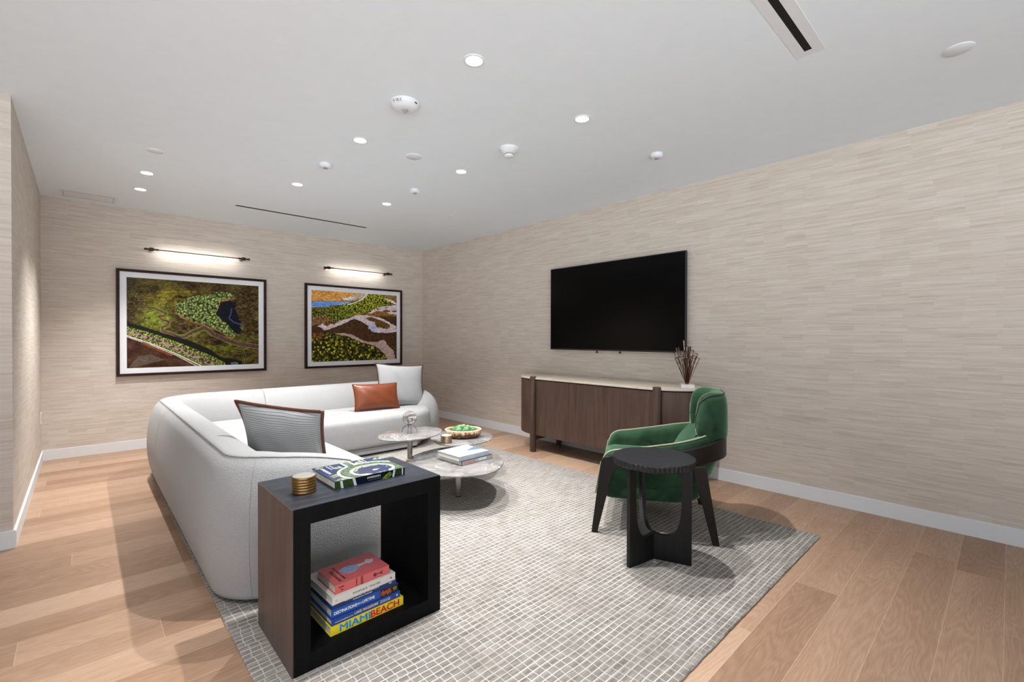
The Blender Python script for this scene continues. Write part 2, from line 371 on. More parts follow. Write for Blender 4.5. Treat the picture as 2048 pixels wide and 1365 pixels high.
def tube(bm, pts, rad, n=10, closed=False):
    pts = [Vector(p) for p in pts]; N = len(pts); rings = []
    rads = rad if isinstance(rad, (list, tuple)) else [rad]*N
    prev = None
    for i, p in enumerate(pts):
        if closed: t = pts[(i+1) % N]-pts[i-1]
        else: t = pts[min(i+1, N-1)]-pts[max(i-1, 0)]
        t.normalize()
        if prev is None:
            a = Vector((0, 0, 1)) if abs(t.z) < 0.9 else Vector((1, 0, 0)); nrm = t.cross(a).normalized()
        else:
            nrm = (prev-t*prev.dot(t)).normalized()
        prev = nrm; bn = t.cross(nrm)
        rings.append([bm.verts.new(p+(nrm*math.cos(2*PI*k/n)+bn*math.sin(2*PI*k/n))*rads[i]) for k in range(n)])
    for i in range(N if closed else N-1):
        a, b = rings[i], rings[(i+1) % N]
        for k in range(n): bm.faces.new((a[k], a[(k+1) % n], b[(k+1) % n], b[k]))
    if not closed: bm.faces.new(rings[0]); bm.faces.new(rings[-1])
def tb(pts, rad, n=10, closed=False):
    bm = bmesh.new(); tube(bm, pts, rad, n, closed); return bm
def lathe(bm, prof, n=48, c=(0, 0, 0), cap=True):
    rings = []
    for r, z in prof:
        if r < 1e-6: rings.append([bm.verts.new((c[0], c[1], c[2]+z))])
        else: rings.append([bm.verts.new((c[0]+r*math.cos(2*PI*k/n), c[1]+r*math.sin(2*PI*k/n), c[2]+z)) for k in range(n)])
    for a, b in zip(rings, rings[1:]):
        for k in range(n):
            if len(a) == 1 and len(b) == 1: continue
            if len(a) == 1: bm.faces.new((a[0], b[k], b[(k+1) % n]))
            elif len(b) == 1: bm.faces.new((a[k], a[(k+1) % n], b[0]))
            else: bm.faces.new((a[k], a[(k+1) % n], b[(k+1) % n], b[k]))
    if cap:
        for r in (rings[0], rings[-1]):
            if len(r) > 1: bm.faces.new(r)
def lt(prof, n=48, c=(0, 0, 0), cap=True):
    bm = bmesh.new(); lathe(bm, prof, n, c, cap); return bm
def catmull(pts, n=8, closed=True):
    P = [Vector(p) for p in pts]; out = []; N = len(P)
    rng = range(N if closed else N-1)
    for i in rng:
        p0 = P[(i-1) % N] if closed or i > 0 else P[0]; p1 = P[i]; p2 = P[(i+1) % N]; p3 = P[(i+2) % N] if closed or i+2 < N else P[-1]
        for k in range(n):
            t = k/n
            out.append(0.5*((2*p1)+(p2-p0)*t+(2*p0-5*p1+4*p2-p3)*t*t+(3*p1-p0-3*p2+p3)*t**3))
    if not closed: out.append(P[-1])
    return out
def slab(outline, z0, z1, r=0.004):
    """plate with a rounded edge from a closed 2-D outline"""
    bm = bmesh.new(); pts = [Vector((p[0], p[1])) for p in outline]; N = len(pts)
    area = sum(pts[i].x*pts[(i+1) % N].y-pts[(i+1) % N].x*pts[i].y for i in range(N))
    if area < 0: pts.reverse()
    nr = []
    for i in range(N):
        t = (pts[(i+1) % N]-pts[i-1]).normalized(); nr.append(Vector((-t.y, t.x)))
    r = min(r, (z1-z0)/2)
    lv = [(r, z0), (r*0.3, z0+r*0.3), (0, z0+r), (0, z1-r), (r*0.3, z1-r*0.3), (r, z1)]
    rings = [[bm.verts.new((pts[i].x+nr[i].x*u, pts[i].y+nr[i].y*u, z)) for i in range(N)] for u, z in lv]
    for a, b in zip(rings, rings[1:]):
        for i in range(N): bm.faces.new((a[i], a[(i+1) % N], b[(i+1) % N], b[i]))
    bm.faces.new(rings[0]); bm.faces.new(rings[-1]); return bm
def loft(rings, caps=True):
    bm = bmesh.new(); R = [[bm.verts.new(p) for p in r] for r in rings]; n = len(R[0])
    for a, b in zip(R, R[1:]):
        for k in range(n): bm.faces.new((a[k], a[(k+1) % n], b[(k+1) % n], b[k]))
    if caps:
        for r in (R[0], R[-1]):
            c = sum((v.co for v in r), Vector())/n; cv = bm.verts.new(c)
            for k in range(n): bm.faces.new((r[k], r[(k+1) % n], cv))
    return bm
def bridge_poly(poly, a0, a1, axis):
    """extrude a 2-D polygon between two values of one axis; poly gives the other two"""
    bm = bmesh.new()
    def mk(v, a): return (a, v[0], v[1]) if axis == 0 else ((v[0], a, v[1]) if axis == 1 else (v[0], v[1], a))
    A = [bm.verts.new(mk(v, a0)) for v in poly]; B = [bm.verts.new(mk(v, a1)) for v in poly]; n = len(poly)
    for i in range(n): bm.faces.new((A[i], A[(i+1) % n], B[(i+1) % n], B[i]))
    bm.faces.new(A); bm.faces.new(B); return bm
def round_path(pts, rad, n=10):
    """open 2-D polyline with filleted corners"""
    P = [Vector(p) for p in pts]; out = [P[0]]
    for i in range(1, len(P)-1):
        r = rad[i-1] if isinstance(rad, (list, tuple)) else rad
        a = (P[i-1]-P[i]).normalized(); b = (P[i+1]-P[i]).normalized(); ang = a.angle(b)
        d = r/math.tan(ang/2); c = P[i]+(a+b).normalized()*(r/math.sin(ang/2))
        s = P[i]+a*d; e = P[i]+b*d; a0 = math.atan2(s.y-c.y, s.x-c.x); a1 = math.atan2(e.y-c.y, e.x-c.x)
        da = (a1-a0+PI) % (2*PI)-PI
        for k in range(n+1): out.append(Vector((c.x+r*math.cos(a0+da*k/n), c.y+r*math.sin(a0+da*k/n))))
    out.append(P[-1]); return out
def resample(path, step):
    out = [path[0].copy()]; L = [0]
    for a, b in zip(path, path[1:]): L.append(L[-1]+(b-a).length)
    n = max(2, int(L[-1]/step)); res = []
    j = 0
    for k in range(n+1):
        s = L[-1]*k/n
        while j < len(L)-2 and L[j+1] < s: j += 1
        t = (s-L[j])/max(1e-9, L[j+1]-L[j]); res.append((s, path[j].lerp(path[j+1], min(1, t))))
    return res
def text_obj(name, body, size, mat, parent, mtx, bold=0.0, align='LEFT', width=1.0, spacing=1.0, ext=0.0004, fit=None):
    cu = bpy.data.curves.new(name, 'FONT'); cu.body = body; cu.size = size; cu.extrude = ext
    cu.align_x = align; cu.align_y = 'CENTER'; cu.space_character = spacing
    t = bpy.data.objects.new(name+'_c', cu); COL.objects.link(t)
    bpy.context.view_layer.update(); dg = bpy.context.evaluated_depsgraph_get()
    me = bpy.data.meshes.new_from_object(t.evaluated_get(dg)); bpy.data.objects.remove(t)
    if fit:
        xs = [v.co.x for v in me.vertices]; width = fit/(max(xs)-min(xs))
    me.transform(Matrix.Diagonal((width, 1, 1, 1)))
    if bold > 0.00015:
        b2 = bmesh.new()
        for k, (dx, dy) in enumerate(((0, 0), (1, 0), (-1, 0), (0, 1), (0, -1))):
            m2 = me.copy(); m2.transform(Matrix.Translation((dx*bold, dy*bold*0.6, 0.00001*k))); b2.from_mesh(m2); bpy.data.meshes.remove(m2)
        b2.to_mesh(me); b2.free()
    me.transform(mtx)
    if parent is not None: me.transform(world_of(parent).inverted())
    me.materials.clear(); me.materials.append(mat)
    o = bpy.data.objects.new(name, me); COL.objects.link(o); o.parent = parent; return o

# ================================================================== SETTING
def struct(name, bm, m): return tag(obj(name, bm, m), kind='structure')
XL, YP = -4.603, -2.721          # left wall plane and the corner of the projecting wall
XW, YF = -7.2, -9.7              # room behind the photographer
struct('floor', bx2((XW, YF, -0.1), (0.1, 0.1, 0)), FLOOR)
struct('ceiling', bx2((XW, YF, H), (0.1, 0.1, H+0.1)), CEILING)
struct('wall_back', bx2((XL, 0, 0), (0.1, 0.1, H)), WALLX)
struct('wall_right', bx2((0, YF, 0), (0.1, 0, H)), WALLY)
struct('wall_left', bx2((XL-0.1, YP+0.1, 0), (XL, 0.1, H)), WALLY)
struct('wall_left_return', bx2((XW, YP, 0), (XL, YP+0.1, H)), WALLX)
def wall_hole(name, a, b, lo, hi, ax):
    """wall box a-b with an added opening for fill daylight from lo to hi along axis ax, z 0.2 to 2.56"""
    bm = bmesh.new(); o = 1-ax
    def seg(u0, u1, z0, z1):
        p = [0, 0, z0]; q = [0, 0, z1]; p[ax], q[ax] = u0, u1; p[o], q[o] = a[o], b[o]
        box(bm, [(p[k]+q[k])/2 for k in range(3)], [abs(q[k]-p[k]) for k in range(3)])
    seg(a[ax], b[ax], 0, 0.2); seg(a[ax], b[ax], 2.56, H); seg(a[ax], lo, 0.2, 2.56); seg(hi, b[ax], 0.2, 2.56)
    struct(name, bm, DARKWALL)
wall_hole('wall_far_left', (XW-0.1, YF), (XW, YP+0.1), -9.2, -6.6, 1)
wall_hole('wall_front', (XW, YF-0.1), (0.1, YF), -6.6, -2.8, 0)
bm = bmesh.new()
for y in (-9.17, -7.9, -6.63): box(bm, (XW-0.05, y, 1.38), (0.06, 0.05, 2.36))
for z in (0.22, 2.54): box(bm, (XW-0.05, -7.9, z), (0.06, 2.6, 0.05))
struct('added_fill_window_1', bm, BRONZE)  # unseen window, invented to let fill daylight into the room
bm = bmesh.new()
for x in (-6.57, -4.7, -2.83): box(bm, (x, YF-0.05, 1.38), (0.05, 0.06, 2.36))
for z in (0.22, 2.54): box(bm, (-4.7, YF-0.05, z), (3.8, 0.06, 0.05))
struct('added_fill_window_2', bm, BRONZE)  # second invented window, out of view, also there for fill
T = 0.013; BH = 0.11
def base(name, a, b):
    bm = bx2(a, b, 0.0); bmesh.ops.bevel(bm, geom=[e for e in bm.edges if all(v.co.z > 0.05 for v in e.verts)], offset=0.004, segments=2, affect='EDGES')
    struct(name, bm, WHITEPAINT)
base('baseboard_back', (XL, -T, 0), (0, 0, BH)); base('baseboard_right', (-T, YF, 0), (0, -T, BH))
base('baseboard_left', (XL, YP, 0), (XL+T, -T, BH)); base('baseboard_left_return', (XW, YP-T, 0), (XL+T, YP, BH))

# ---- rug
def rug():
    x0, x1, y0, y1 = -3.82, -0.76, -6.06, -1.36; n = 180
    out = []
    rr = random.Random(3)
    for i in range(n): t = i/n; out.append((x0+(x1-x0)*t, y0+rr.uniform(-.0015, .0015)))
    for i in range(n): t = i/n; out.append((x1+rr.uniform(-.0015, .0015), y0+(y1-y0)*t))
    for i in range(n): t = i/n; out.append((x1+(x0-x1)*t, y1+rr.uniform(-.0015, .0015)))
    for i in range(n): t = i/n; out.append((x0+rr.uniform(-.0015, .0015), y1+(y0-y1)*t))
    o = obj('area_rug', slab(out, 0.0, 0.012, 0.005), RUG)
    tag(o, 'large woven rug with pale grid lines on grey brown wool under the furniture', 'rug')
rug()
Z0 = 0.012

# ================================================================== SOFA
def shell_section(s, q, hz, P, n, tmul=1.0):
    """cross-section ring of the sofa back at path point P, inward normal n"""
    prof = [(0.075, 0.03), (0.03, 0.09), (0.005, 0.22), (0.0, 0.36), (0.015, 0.52), (0.05, 0.64), (0.095, 0.698), (0.125, 0.712), (0.18, 0.712),
            (0.25, 0.685), (0.315, 0.60), (0.355, 0.50), (0.375, 0.40), (0.38, 0.25), (0.37, 0.12), (0.35, 0.03)]
    cl = catmull([(u, z, 0) for u, z in prof], 3)
    ring = []
    for v in cl:
        u, z = v.x*tmul, v.y
        z = 0.03+(z-0.03)*hz/0.715
        uc, zc = 0.19*tmul, 0.03+(0.27)*hz/0.715
        u = uc+(u-uc)*q; z = zc+(z-zc)*q
        ring.append((P.x+n.x*u, P.y+n.y*u, max(z, 0.028)))
    return ring
def sofa():
    t = thing('sectional_sofa', 'large white boucle L-shaped sectional sofa with rounded ends on the rug', 'sofa', (-3.2, -2.2, Z0))
    XO, YO = -3.862, -1.06
    path = round_path([(-0.86, -1.93), (-0.86, YO), (XO, YO), (XO, -4.52), (-2.92, -4.52)], [0.40, 0.52, 0.32], 14)
    st = resample(path, 0.035); L = st[-1][0]
    pts = [p for s, p in st]
    def frame(i):
        a = pts[max(0, i-1)]; b = pts[min(len(pts)-1, i+1)]; tt = (b-a).normalized()
        return Vector((-tt.y, tt.x))        # left of travel = inward
    # travel: up the right arm, left along the back, down, right: inward is on the left
    def hz(s):
        h = 0.725
        a = min(1, s/1.15); h = 0.50+(h-0.50)*(math.sin(a*PI/2)**0.8) if s < 1.15 else h
        e = L-s
        if e < 0.85: a = max(0, e/0.85); h = 0.50+(0.725-0.50)*(math.sin(a*PI/2)**0.8)
        return h
    def endq(s):
        d = min(s, L-s); R = 0.22
        if d >= R: return 1.0
        return max(0.06, (1-(1-d/R)**2.4)**(1/2.4))
    # split in modules where the seams run
    cuts = []
    for i, (s, p) in enumerate(st):
        if abs(p.y-YO) < 0.02 and abs(p.x+2.83) < 0.018: cuts.append(i)
        if abs(p.x-XO) < 0.02 and abs(p.y+2.2) < 0.018: cuts.append(i)
    c1, c2 = cuts[0], cuts[-1]
    for a, b, ea, eb in ((0, c1, 0, 1), (c1, c2, 1, 1), (c2, len(pts)-1, 1, 0)):
        rings = []
        for i in range(a, b+1):
            s = st[i][0]; rings.append(shell_section(s, endq(s), hz(s), pts[i], frame(i)))
        def pinch(i0, sgn):
            P = pts[i0]; n = frame(i0); s = st[i0][0]; tt = Vector((n.y, -n.x))*sgn
            res = []
            for off, q in ((0.001, 0.93), (0.001, 0.975), (0.006, 0.992), (0.013, 1.0)):
                res.append(shell_section(s, q, hz(s), P+tt*off, n))
            return res
        if ea: rings = pinch(a, 1)+rings[1:]
        if eb: rings = rings[:-1]+pinch(b, -1)[::-1]
        obj('backrest', loft(rings), BOUCLE, t, smooth=True, angle=180)
    # ridge piping
    pp = []
    for i in range(len(pts)):
        s = st[i][0]
        if s < 0.28 or L-s < 0.28: continue
        h = hz(s); n = frame(i); pp.append((pts[i].x+n.x*0.098, pts[i].y+n.y*0.098, 0.03+(0.7035-0.03)*h/0.715))
    obj('piping', tb(pp, 0.0035, 6), BOUCLE_SEAM, t, smooth=True)
    for tgt in ((-3.722, -4.475),):
        i = min(range(len(pts)), key=lambda k: (pts[k].x-tgt[0])**2+(pts[k].y-tgt[1])**2)
        ring = shell_section(st[i][0], 1.0025, hz(st[i][0]), pts[i], frame(i))
        obj('piping', tb(ring[1:18], 0.0013, 6), BOUCLE_SEAM, t, smooth=True)
    # seat blocks with soft top edge
    def seat(outl, z0=0.105, z1=0.445, r=0.075):
        N = len(outl); P = [Vector((p[0], p[1])) for p in outl]
        area = sum(P[i].x*P[(i+1) % N].y-P[(i+1) % N].x*P[i].y for i in range(N))
        if area < 0: P.reverse()
        nr = []
        for i in range(N):
            tt = (P[(i+1) % N]-P[i-1]).normalized(); nr.append(Vector((-tt.y, tt.x)))
        lv = [(0.03, z0), (0.006, z0+0.012)]+[(0.0, z0+0.04+(z1-r-z0-0.04)*k/4-0.0) for k in range(5)]
        lv = [(u-0.012*math.sin(PI*(z-z0)/(z1-z0)), z) for u, z in lv]
        lv += [(r*(1-math.cos(a))-0.008, z1-r+r*math.sin(a)) for a in [PI/2*k/6 for k in range(1, 7)]]
        rings = [[(P[i].x+nr[i].x*u, P[i].y+nr[i].y*u, z) for i in range(N)] for u, z in lv]
        last = rings[-1]; c = Vector((sum(p[0] for p in last)/N, sum(p[1] for p in last)/N, 0))
        for k, dz in ((0.8, 0.006), (0.5, 0.012), (0.2, 0.014)):
            rings.append([(c.x+(p[0]-c.x)*k, c.y+(p[1]-c.y)*k, z1+dz) for p in last])
        return loft(rings)
    A = round_path([(-2.825, -1.35), (-1.06, -1.35), (-1.09, -2.2), (-2.825, -2.2)], [0.1, 0.42], 12)
    obj('seat', seat([(p.x, p.y) for p in resampled(A)]), BOUCLE, t, smooth=True, angle=180)
    B = round_path([(-2.835, -1.35), (-2.835, -2.23), (-3.55, -2.23), (-3.55, -1.35)], [0.03, 0.03], 4)
    obj('seat', seat([(p.x, p.y) for p in resampled(B)]), BOUCLE, t, smooth=True, angle=180)
    Cc = round_path([(-3.56, -2.24), (-2.80, -2.24), (-2.78, -4.22), (-3.56, -4.22)], [0.08, 0.3], 10)
    obj('seat', seat([(p.x, p.y) for p in resampled(Cc)]), BOUCLE, t, smooth=True, angle=180)
    # plinth
    pa = [(-1.18, -1.5), (-1.22, -1.98), (-1.42, -2.17), (-2.80, -2.17), (-2.82, -4.05), (-2.98, -4.2), (-3.6, -4.2), (-3.6, -1.3), (-1.2, -1.3)]
    obj('plinth', slab(pa, 0.035, 0.10, 0.006), BOUCLE, t, smooth=True, angle=30)
    feet = [(-1.35, -1.6), (-1.5, -2.0), (-2.9, -2.05), (-2.95, -4.0), (-3.55, -4.1), (-3.5, -1.5)]
    for x, y in feet: obj('foot', lt([(0.03, Z0), (0.03, 0.04)], 20, (x, y, 0)), BLACKGAP, t)
    for x, y in ((-3.62, -4.22), (-3.72, -2.6), (-3.66, -1.35), (-2.4, -1.3), (-1.2, -1.4), (-3.2, -4.34)):
        obj('foot', lt([(0.03, Z0), (0.03, 0.04)], 20, (x, y, 0)), BLACKGAP, t)
    return t
def resampled(path, step=0.04):
    loop = list(path)+[path[0]]
    return [p for s, p in resample(loop, step)][:-1]
sofa()

# ================================================================== PILLOWS
def pillow_mesh(w, h, t, n=26, ear=0.05):
    V = []; F = []
    def pt(i, j, sgn):
        u = -1+2*i/n; v = -1+2*j/n
        e = 1-ear*(1-abs(v)**2.2)*abs(u)**2; e2 = 1-ear*(1-abs(u)**2.2)*abs(v)**2
        x = u*w/2*e; y = v*h/2*e2
        d = (max(0, 1-abs(u)**2.6))**0.62*(max(0, 1-abs(v)**2.6))**0.62
        wr = 0.006*math.sin(9*u+5*v)*(1-abs(u*v))*d
        return (x, y, sgn*(t/2*d+wr*d))
    idx = {}
    for sgn in (1, -1):
        for i in range(n+1):
            for j in range(n+1):
                edge = i in (0, n) or j in (0, n)
                key = (i, j, 0 if edge else sgn)
                if key not in idx: idx[key] = len(V); V.append(pt(i, j, sgn))
        g = lambda i, j: idx[(i, j, 0 if (i in (0, n) or j in (0, n)) else sgn)]
        for i in range(n):
            for j in range(n): F.append((g(i, j), g(i+1, j), g(i+1, j+1), g(i, j+1)))
    rim = [(i, 0) for i in range(n)]+[(n, j) for j in range(n)]+[(n-i, n) for i in range(n)]+[(0, n-j) for j in range(n)]
    return V, F, [pt(i, j, 1) for i, j in rim]
def pillow(name, label, loc, rot, w, h, t, cover, pipe, pr=0.007, ear=0.05, bend=0.0):
    o = thing(name, label, 'cushion', loc, rot)
    V, F, rim = pillow_mesh(w, h, t, ear=ear)
    def bd(p): return (p[0], p[1], p[2]+bend*((p[0]/(w/2))**2-0.4)+bend*0.5*((p[1]/(h/2))**2))
    V = [bd(p) for p in V]; rim = [bd(p) for p in rim]
    obj('cover', (V, F), cover, o, W=False, smooth=True, angle=180)
    obj('piping', tb(rim, pr, 8, True), pipe, o, W=False, smooth=True, angle=180)
    return o
def rotm(xdir, ydir):   # euler from local x and y directions
    x = Vector(xdir).normalized(); y = Vector(ydir); y = (y-x*y.dot(x)).normalized(); z = x.cross(y)
    return Matrix((x, y, z)).transposed().to_euler()
pillow('throw_pillow', 'ribbed grey throw pillow with brown leather piping leaning at the near end of the sofa',
       (-3.365, -3.85, 0.675), rotm((0.66, -0.74, -0.10), (-0.32, -0.18, 0.92)), 0.55, 0.48, 0.18, RIBGREY, BROWNPIPE, 0.0105, 0.11, 0.02)
pillow('throw_pillow', 'pale ribbed throw pillow with thin brown piping in the far right sofa corner',
       (-1.345, -1.67, 0.695), rotm((0.985, -0.15, -0.07), (0.0, 0.30, 0.95)), 0.63, 0.56, 0.17, RIBLIGHT, BROWNPIPE, 0.007, 0.10, 0.0)
pillow('lumbar_pillow', 'small cognac brown leather lumbar pillow on the far sofa seat',
       (-1.77, -1.86, 0.61), rotm((0.99, -0.05, -0.02), (0.1, 0.30, 0.95)), 0.55, 0.31, 0.13, LEATHER, LEATHER, 0.004, 0.06, 0.0)

# ================================================================== SIDE TABLE (open box)
def open_table():
    x0, x1, y0, y1, z1 = -3.713, -3.05, -5.068, -4.605, 0.65; w = 0.068
    t = thing('side_table', 'black wooden open-box side table behind the sofa arm, holding a stack of books', 'side table', ((x0+x1)/2, (y0+y1)/2, Z0))
    bv = 0.0015
    obj('top_panel', bx2((x0+0.004, y0, z1-w), (x1, y1, z1-0.002), 0), BLACKOAK, t)
    obj('top_sheen_sheet', bx2((x0+0.004, y0+0.0005, z1-0.002), (x1-0.0005, y1-0.0005, z1), 0), BLACKOAK_SHEEN, t)  # thin sheet that carries the painted sheen of the top
    obj('bottom_panel', bx2((x0+w, y0, Z0), (x1-w, y1, Z0+0.072), bv), BLACKOAK, t)
    obj('side_panel', bx2((x0+0.004, y0, Z0), (x0+w, y1, z1-w), bv), BLACKOAK, t)
    obj('side_panel', bx2((x1-w, y0, Z0), (x1, y1, z1-w), bv), BLACKOAK, t)
    o = obj('outer_sheen_sheet', bx2((x0, y0+0.001, Z0), (x0+0.004, y1-0.001, z1-0.001), 0), OAK_SIDE_SHEEN, t)  # thin sheet with the side sheen put into its colour
    o['label'] = 'outer side with brown sheen painted into the wood'
open_table()

# ================================================================== BOOKS
def book_mesh(parent, x0, y0, z, w, d, h, spine, cover, board=0.0028, rot=0.0):
    """spine faces -y; x0,y0 near left corner; local to parent at that corner"""
    bm = bmesh.new()
    box(bm, (w/2, d/2, board/2), (w, d, board), 0.0006); box(bm, (w/2, d/2, h-board/2), (w, d, board), 0.0006)
    box(bm, (w/2, board/2, h/2), (w, board, h-0.001), 0.001)
    obj('cover', bm, cover, parent, W=False)
    obj('page_block', bx((w/2+0.0, d/2+0.001, h/2), (w-0.008, d-0.007, h-2*board-0.0002)), PAPER, parent, W=False)
def book(label, loc, rot, w, d, h, cover):
    t = thing('book', label, 'book', loc, (0, 0, rot)); book_mesh(t, 0, 0, 0, w, d, h, None, cover); return t
def spine_text(t, name, body, x, z, size, mat, bold=0.0, width=1.0, spacing=1.0, d=0.0, fit=None):
    M = world_of(t) @ Matrix.Translation((x, -0.0006-d, z)) @ Matrix.Rotation(PI/2, 4, 'X')
    return text_obj(name, body, size, mat, t, M, bold, 'LEFT', width, spacing, fit=fit)
def top_text(t, name, body, x, y, z, size, mat, bold=0.0, width=1.0, rz=0.0, spacing=1.0):
    M = world_of(t) @ Matrix.Translation((x, y, z)) @ Matrix.Rotation(rz, 4, 'Z')
    return text_obj(name, body, size, mat, t, M, bold, 'LEFT', width, spacing)
cY = plain('yellow_cover', S(232, 208, 40), 0.35); cB1 = plain('blue_cover', S(22, 62, 140), 0.35); cB2 = plain('bright_blue_cover', S(14, 74, 158), 0.3)
cN = plain('navy_cover', S(20, 44, 110), 0.35); cW = plain('white_linen_cover', S(214, 208, 200), 0.6); cP = plain('pink_cover', S(206, 96, 96), 0.5)
INKBLUE = plain('cyan_ink', S(0, 142, 206), 0.5, var=0); INKRED = plain('red_ink', S(206, 20, 54), 0.5, var=0)
INKWHITE = plain('white_ink', S(232, 232, 228), 0.5, var=0); INKCREAM = plain('cream_ink', S(226, 208, 176), 0.5, var=0)
INKGREY = plain('grey_ink', S(110, 104, 98), 0.5, var=0); INKDARK = plain('maroon_ink', S(92, 36, 40), 0.5, var=0); INKORANGE = plain('orange_picture_ink', S(198, 84, 40), 0.5, var=0.4, nscale=160)
INKBLACK = plain('black_ink', S(16, 14, 14), 0.4, var=0); INKYEL = plain('yellow_frame_ink', S(236, 190, 40), 0.5, var=0); INKPALE = plain('pale_blue_ink', S(128, 150, 188), 0.5, var=0.2, nscale=80)
grp = 'books stacked in the black side table'
zb = Z0+0.0725
specs = [('yellow-spined book at the bottom of the stack in the side table', 0.335, 0.285, 0.0375, cY, -3.555, -5.030, 0.02),
         ('blue book second from bottom of the stack, just above the yellow one', 0.316, 0.275, 0.0275, cB1, -3.549, -5.026, 0.03),
         ('bright blue book with a dark picture panel on its spine, third from bottom', 0.306, 0.268, 0.0365, cB2, -3.547, -5.020, 0.025),
         ('navy blue book right under the white book in the side table stack', 0.292, 0.262, 0.024, cN, -3.541, -5.020, 0.035),
         ('white linen book directly under the pink book in the stack', 0.290, 0.255, 0.033, cW, -3.549, -5.035, 0.05),
         ('pink book on top of the stack in the side table', 0.248, 0.180, 0.037, cP, -3.532, -5.022, 0.045)]
bks = []
for lab, w_, d_, h_, c_, x_, y_, r_ in specs:
    b_ = book(lab, (x_, y_, zb), r_, w_, d_, h_, c_); tag(b_, group=grp); bks.append((b_, w_, d_, h_)); zb += h_+0.0003
t = bks[0][0]
spine_text(t, 'title_lettering', 'MIAMI', 0.036, 0.0188, 0.0400, INKBLUE, 0.0012, 1.0, 1.0, fit=0.132)
spine_text(t, 'title_lettering', 'BEACH', 0.173, 0.0188, 0.0400, INKRED, 0.0012, 1.0, 1.0, fit=0.136)
t = bks[1][0]
spine_text(t, 'title_lettering', 'THE ART OF HOSPITALITY ON', 0.014, 0.010, 0.0056, INKWHITE, 0.0001, fit=0.078)
spine_text(t, 'title_lettering', 'LAKE MAGGIORE', 0.098, 0.0135, 0.0148, INKCREAM, 0.0003, fit=0.108)
for k in range(3): spine_text(t, 'small_lettering', ('THE GRAND HOTELS', 'OF THE ITALIAN LAKES', 'AND THEIR STORIES')[k], 0.216, 0.018-0.0045*k, 0.0038, INKWHITE, 0.0, fit=0.05)
obj('publisher_mark', bx((0.300, -0.0004, 0.014), (0.006, 0.001, 0.008), 0), INKWHITE, t, W=False)
t = bks[2][0]
spine_text(t, 'title_lettering', 'DESTINATIONS', 0.010, 0.0165, 0.0175, INKWHITE, 0.0004, fit=0.098)
spine_text(t, 'title_lettering', 'OF A', 0.111, 0.017, 0.0105, INKWHITE, 0.0003, fit=0.020)
spine_text(t, 'title_lettering', 'LIFETIME', 0.134, 0.0175, 0.0175, INKWHITE, 0.0004, fit=0.056)
obj('picture_panel', bx((0.262, -0.0004, 0.0183), (0.086, 0.001, 0.0335), 0), INKBLACK, t, W=False)
bm = bmesh.new()
for k in range(9): box(bm, (0.224+0.0055*k, -0.0012, 0.017+0.004*math.sin(k*2.1)), (0.0038, 0.0012, 0.018+0.006*math.sin(k*1.3)), 0)
obj('picture_panel_scene', bm, INKORANGE, t, W=False)
bm = bmesh.new()
for c_, d_ in (((0.289, -0.0012, 0.0245), (0.012, 0.001, 0.0016)), ((0.289, -0.0012, 0.0155), (0.012, 0.001, 0.0016)), ((0.2835, -0.0012, 0.02), (0.0016, 0.001, 0.0105)), ((0.2945, -0.0012, 0.02), (0.0016, 0.001, 0.0105))): box(bm, c_, d_)
obj('yellow_frame_mark', bm, INKYEL, t, W=False)
t = bks[3][0]
spine_text(t, 'title_lettering', 'DECORATING ON THE WATERFRONT', 0.050, 0.0165, 0.0086, INKWHITE, 0.0003, fit=0.158)
spine_text(t, 'title_lettering', 'CARLETON VARNEY', 0.086, 0.0070, 0.0078, INKWHITE, 0.0002, fit=0.088)
obj('publisher_mark', bx((0.262, -0.0004, 0.013), (0.013, 0.001, 0.004), 0), INKWHITE, t, W=False)
t = bks[4][0]
spine_text(t, 'title_lettering', 'KINFOLK TRAVEL', 0.088, 0.0165, 0.0130, INKGREY, 0.0, 1.0, 1.08, fit=0.128)
obj('triangle_mark', bridge_poly([(0.262, 0.0165), (0.271, 0.021), (0.271, 0.012)], -0.0009, 0.0, 1), INKDARK, t, W=False)
spine_text(t, 'small_lettering', '| |', 0.014, 0.0165, 0.009, INKGREY)
t = bks[5][0]
for x_, s_ in ((0.018, 0.012), (0.028, 0.012)):
    spine_text(t, 'title_lettering', 'The Cocktail' if x_ < 0.02 else 'Hour', x_-0.003, 0.024 if x_ < .02 else 0.012, 0.0078, INKDARK, 0.0002, 0.55)
M_ = world_of(t) @ Matrix.Translation((0.093, -0.0006, 0.0185)) @ Matrix.Rotation(PI/2, 4, 'X') @ Matrix.Rotation(-PI/2, 4, 'Z')
text_obj('small_lettering', 'EDITED BY', 0.0065, INKDARK, t, M_, 0, 'CENTER')
M_ = world_of(t) @ Matrix.Translation((0.117, -0.0006, 0.0185)) @ Matrix.Rotation(PI/2, 4, 'X') @ Matrix.Rotation(-PI/2, 4, 'Z')
text_obj('title_lettering', 'THE ESSENTIAL\nCOCKTAILS', 0.0058, INKDARK, t, M_, 0.0001, 'CENTER')
obj('spine_figure', bridge_poly([(0.170, 0.0185), (0.174, 0.026), (0.183, 0.0255), (0.186, 0.0200), (0.205, 0.0200), (0.205, 0.0170), (0.186, 0.0170), (0.183, 0.0115), (0.174, 0.011)], -0.0011, 0, 1), INKDARK, t, W=False)
bm2 = bridge_poly([(0.200, 0.0185), (0.214, 0.0255), (0.217, 0.0235), (0.205, 0.0178)], -0.0013, 0, 1)
obj('spine_figure', bm2, INKBLACK, t, W=False)
obj('spine_figure', bridge_poly([(0.200, 0.0178), (0.213, 0.0115), (0.216, 0.0135), (0.204, 0.019)], -0.0013, 0, 1), INKBLACK, t, W=False)
zt_ = 0.0372
def flat(poly, z0, z1): return slab(poly, z0, z1, 0.0001)
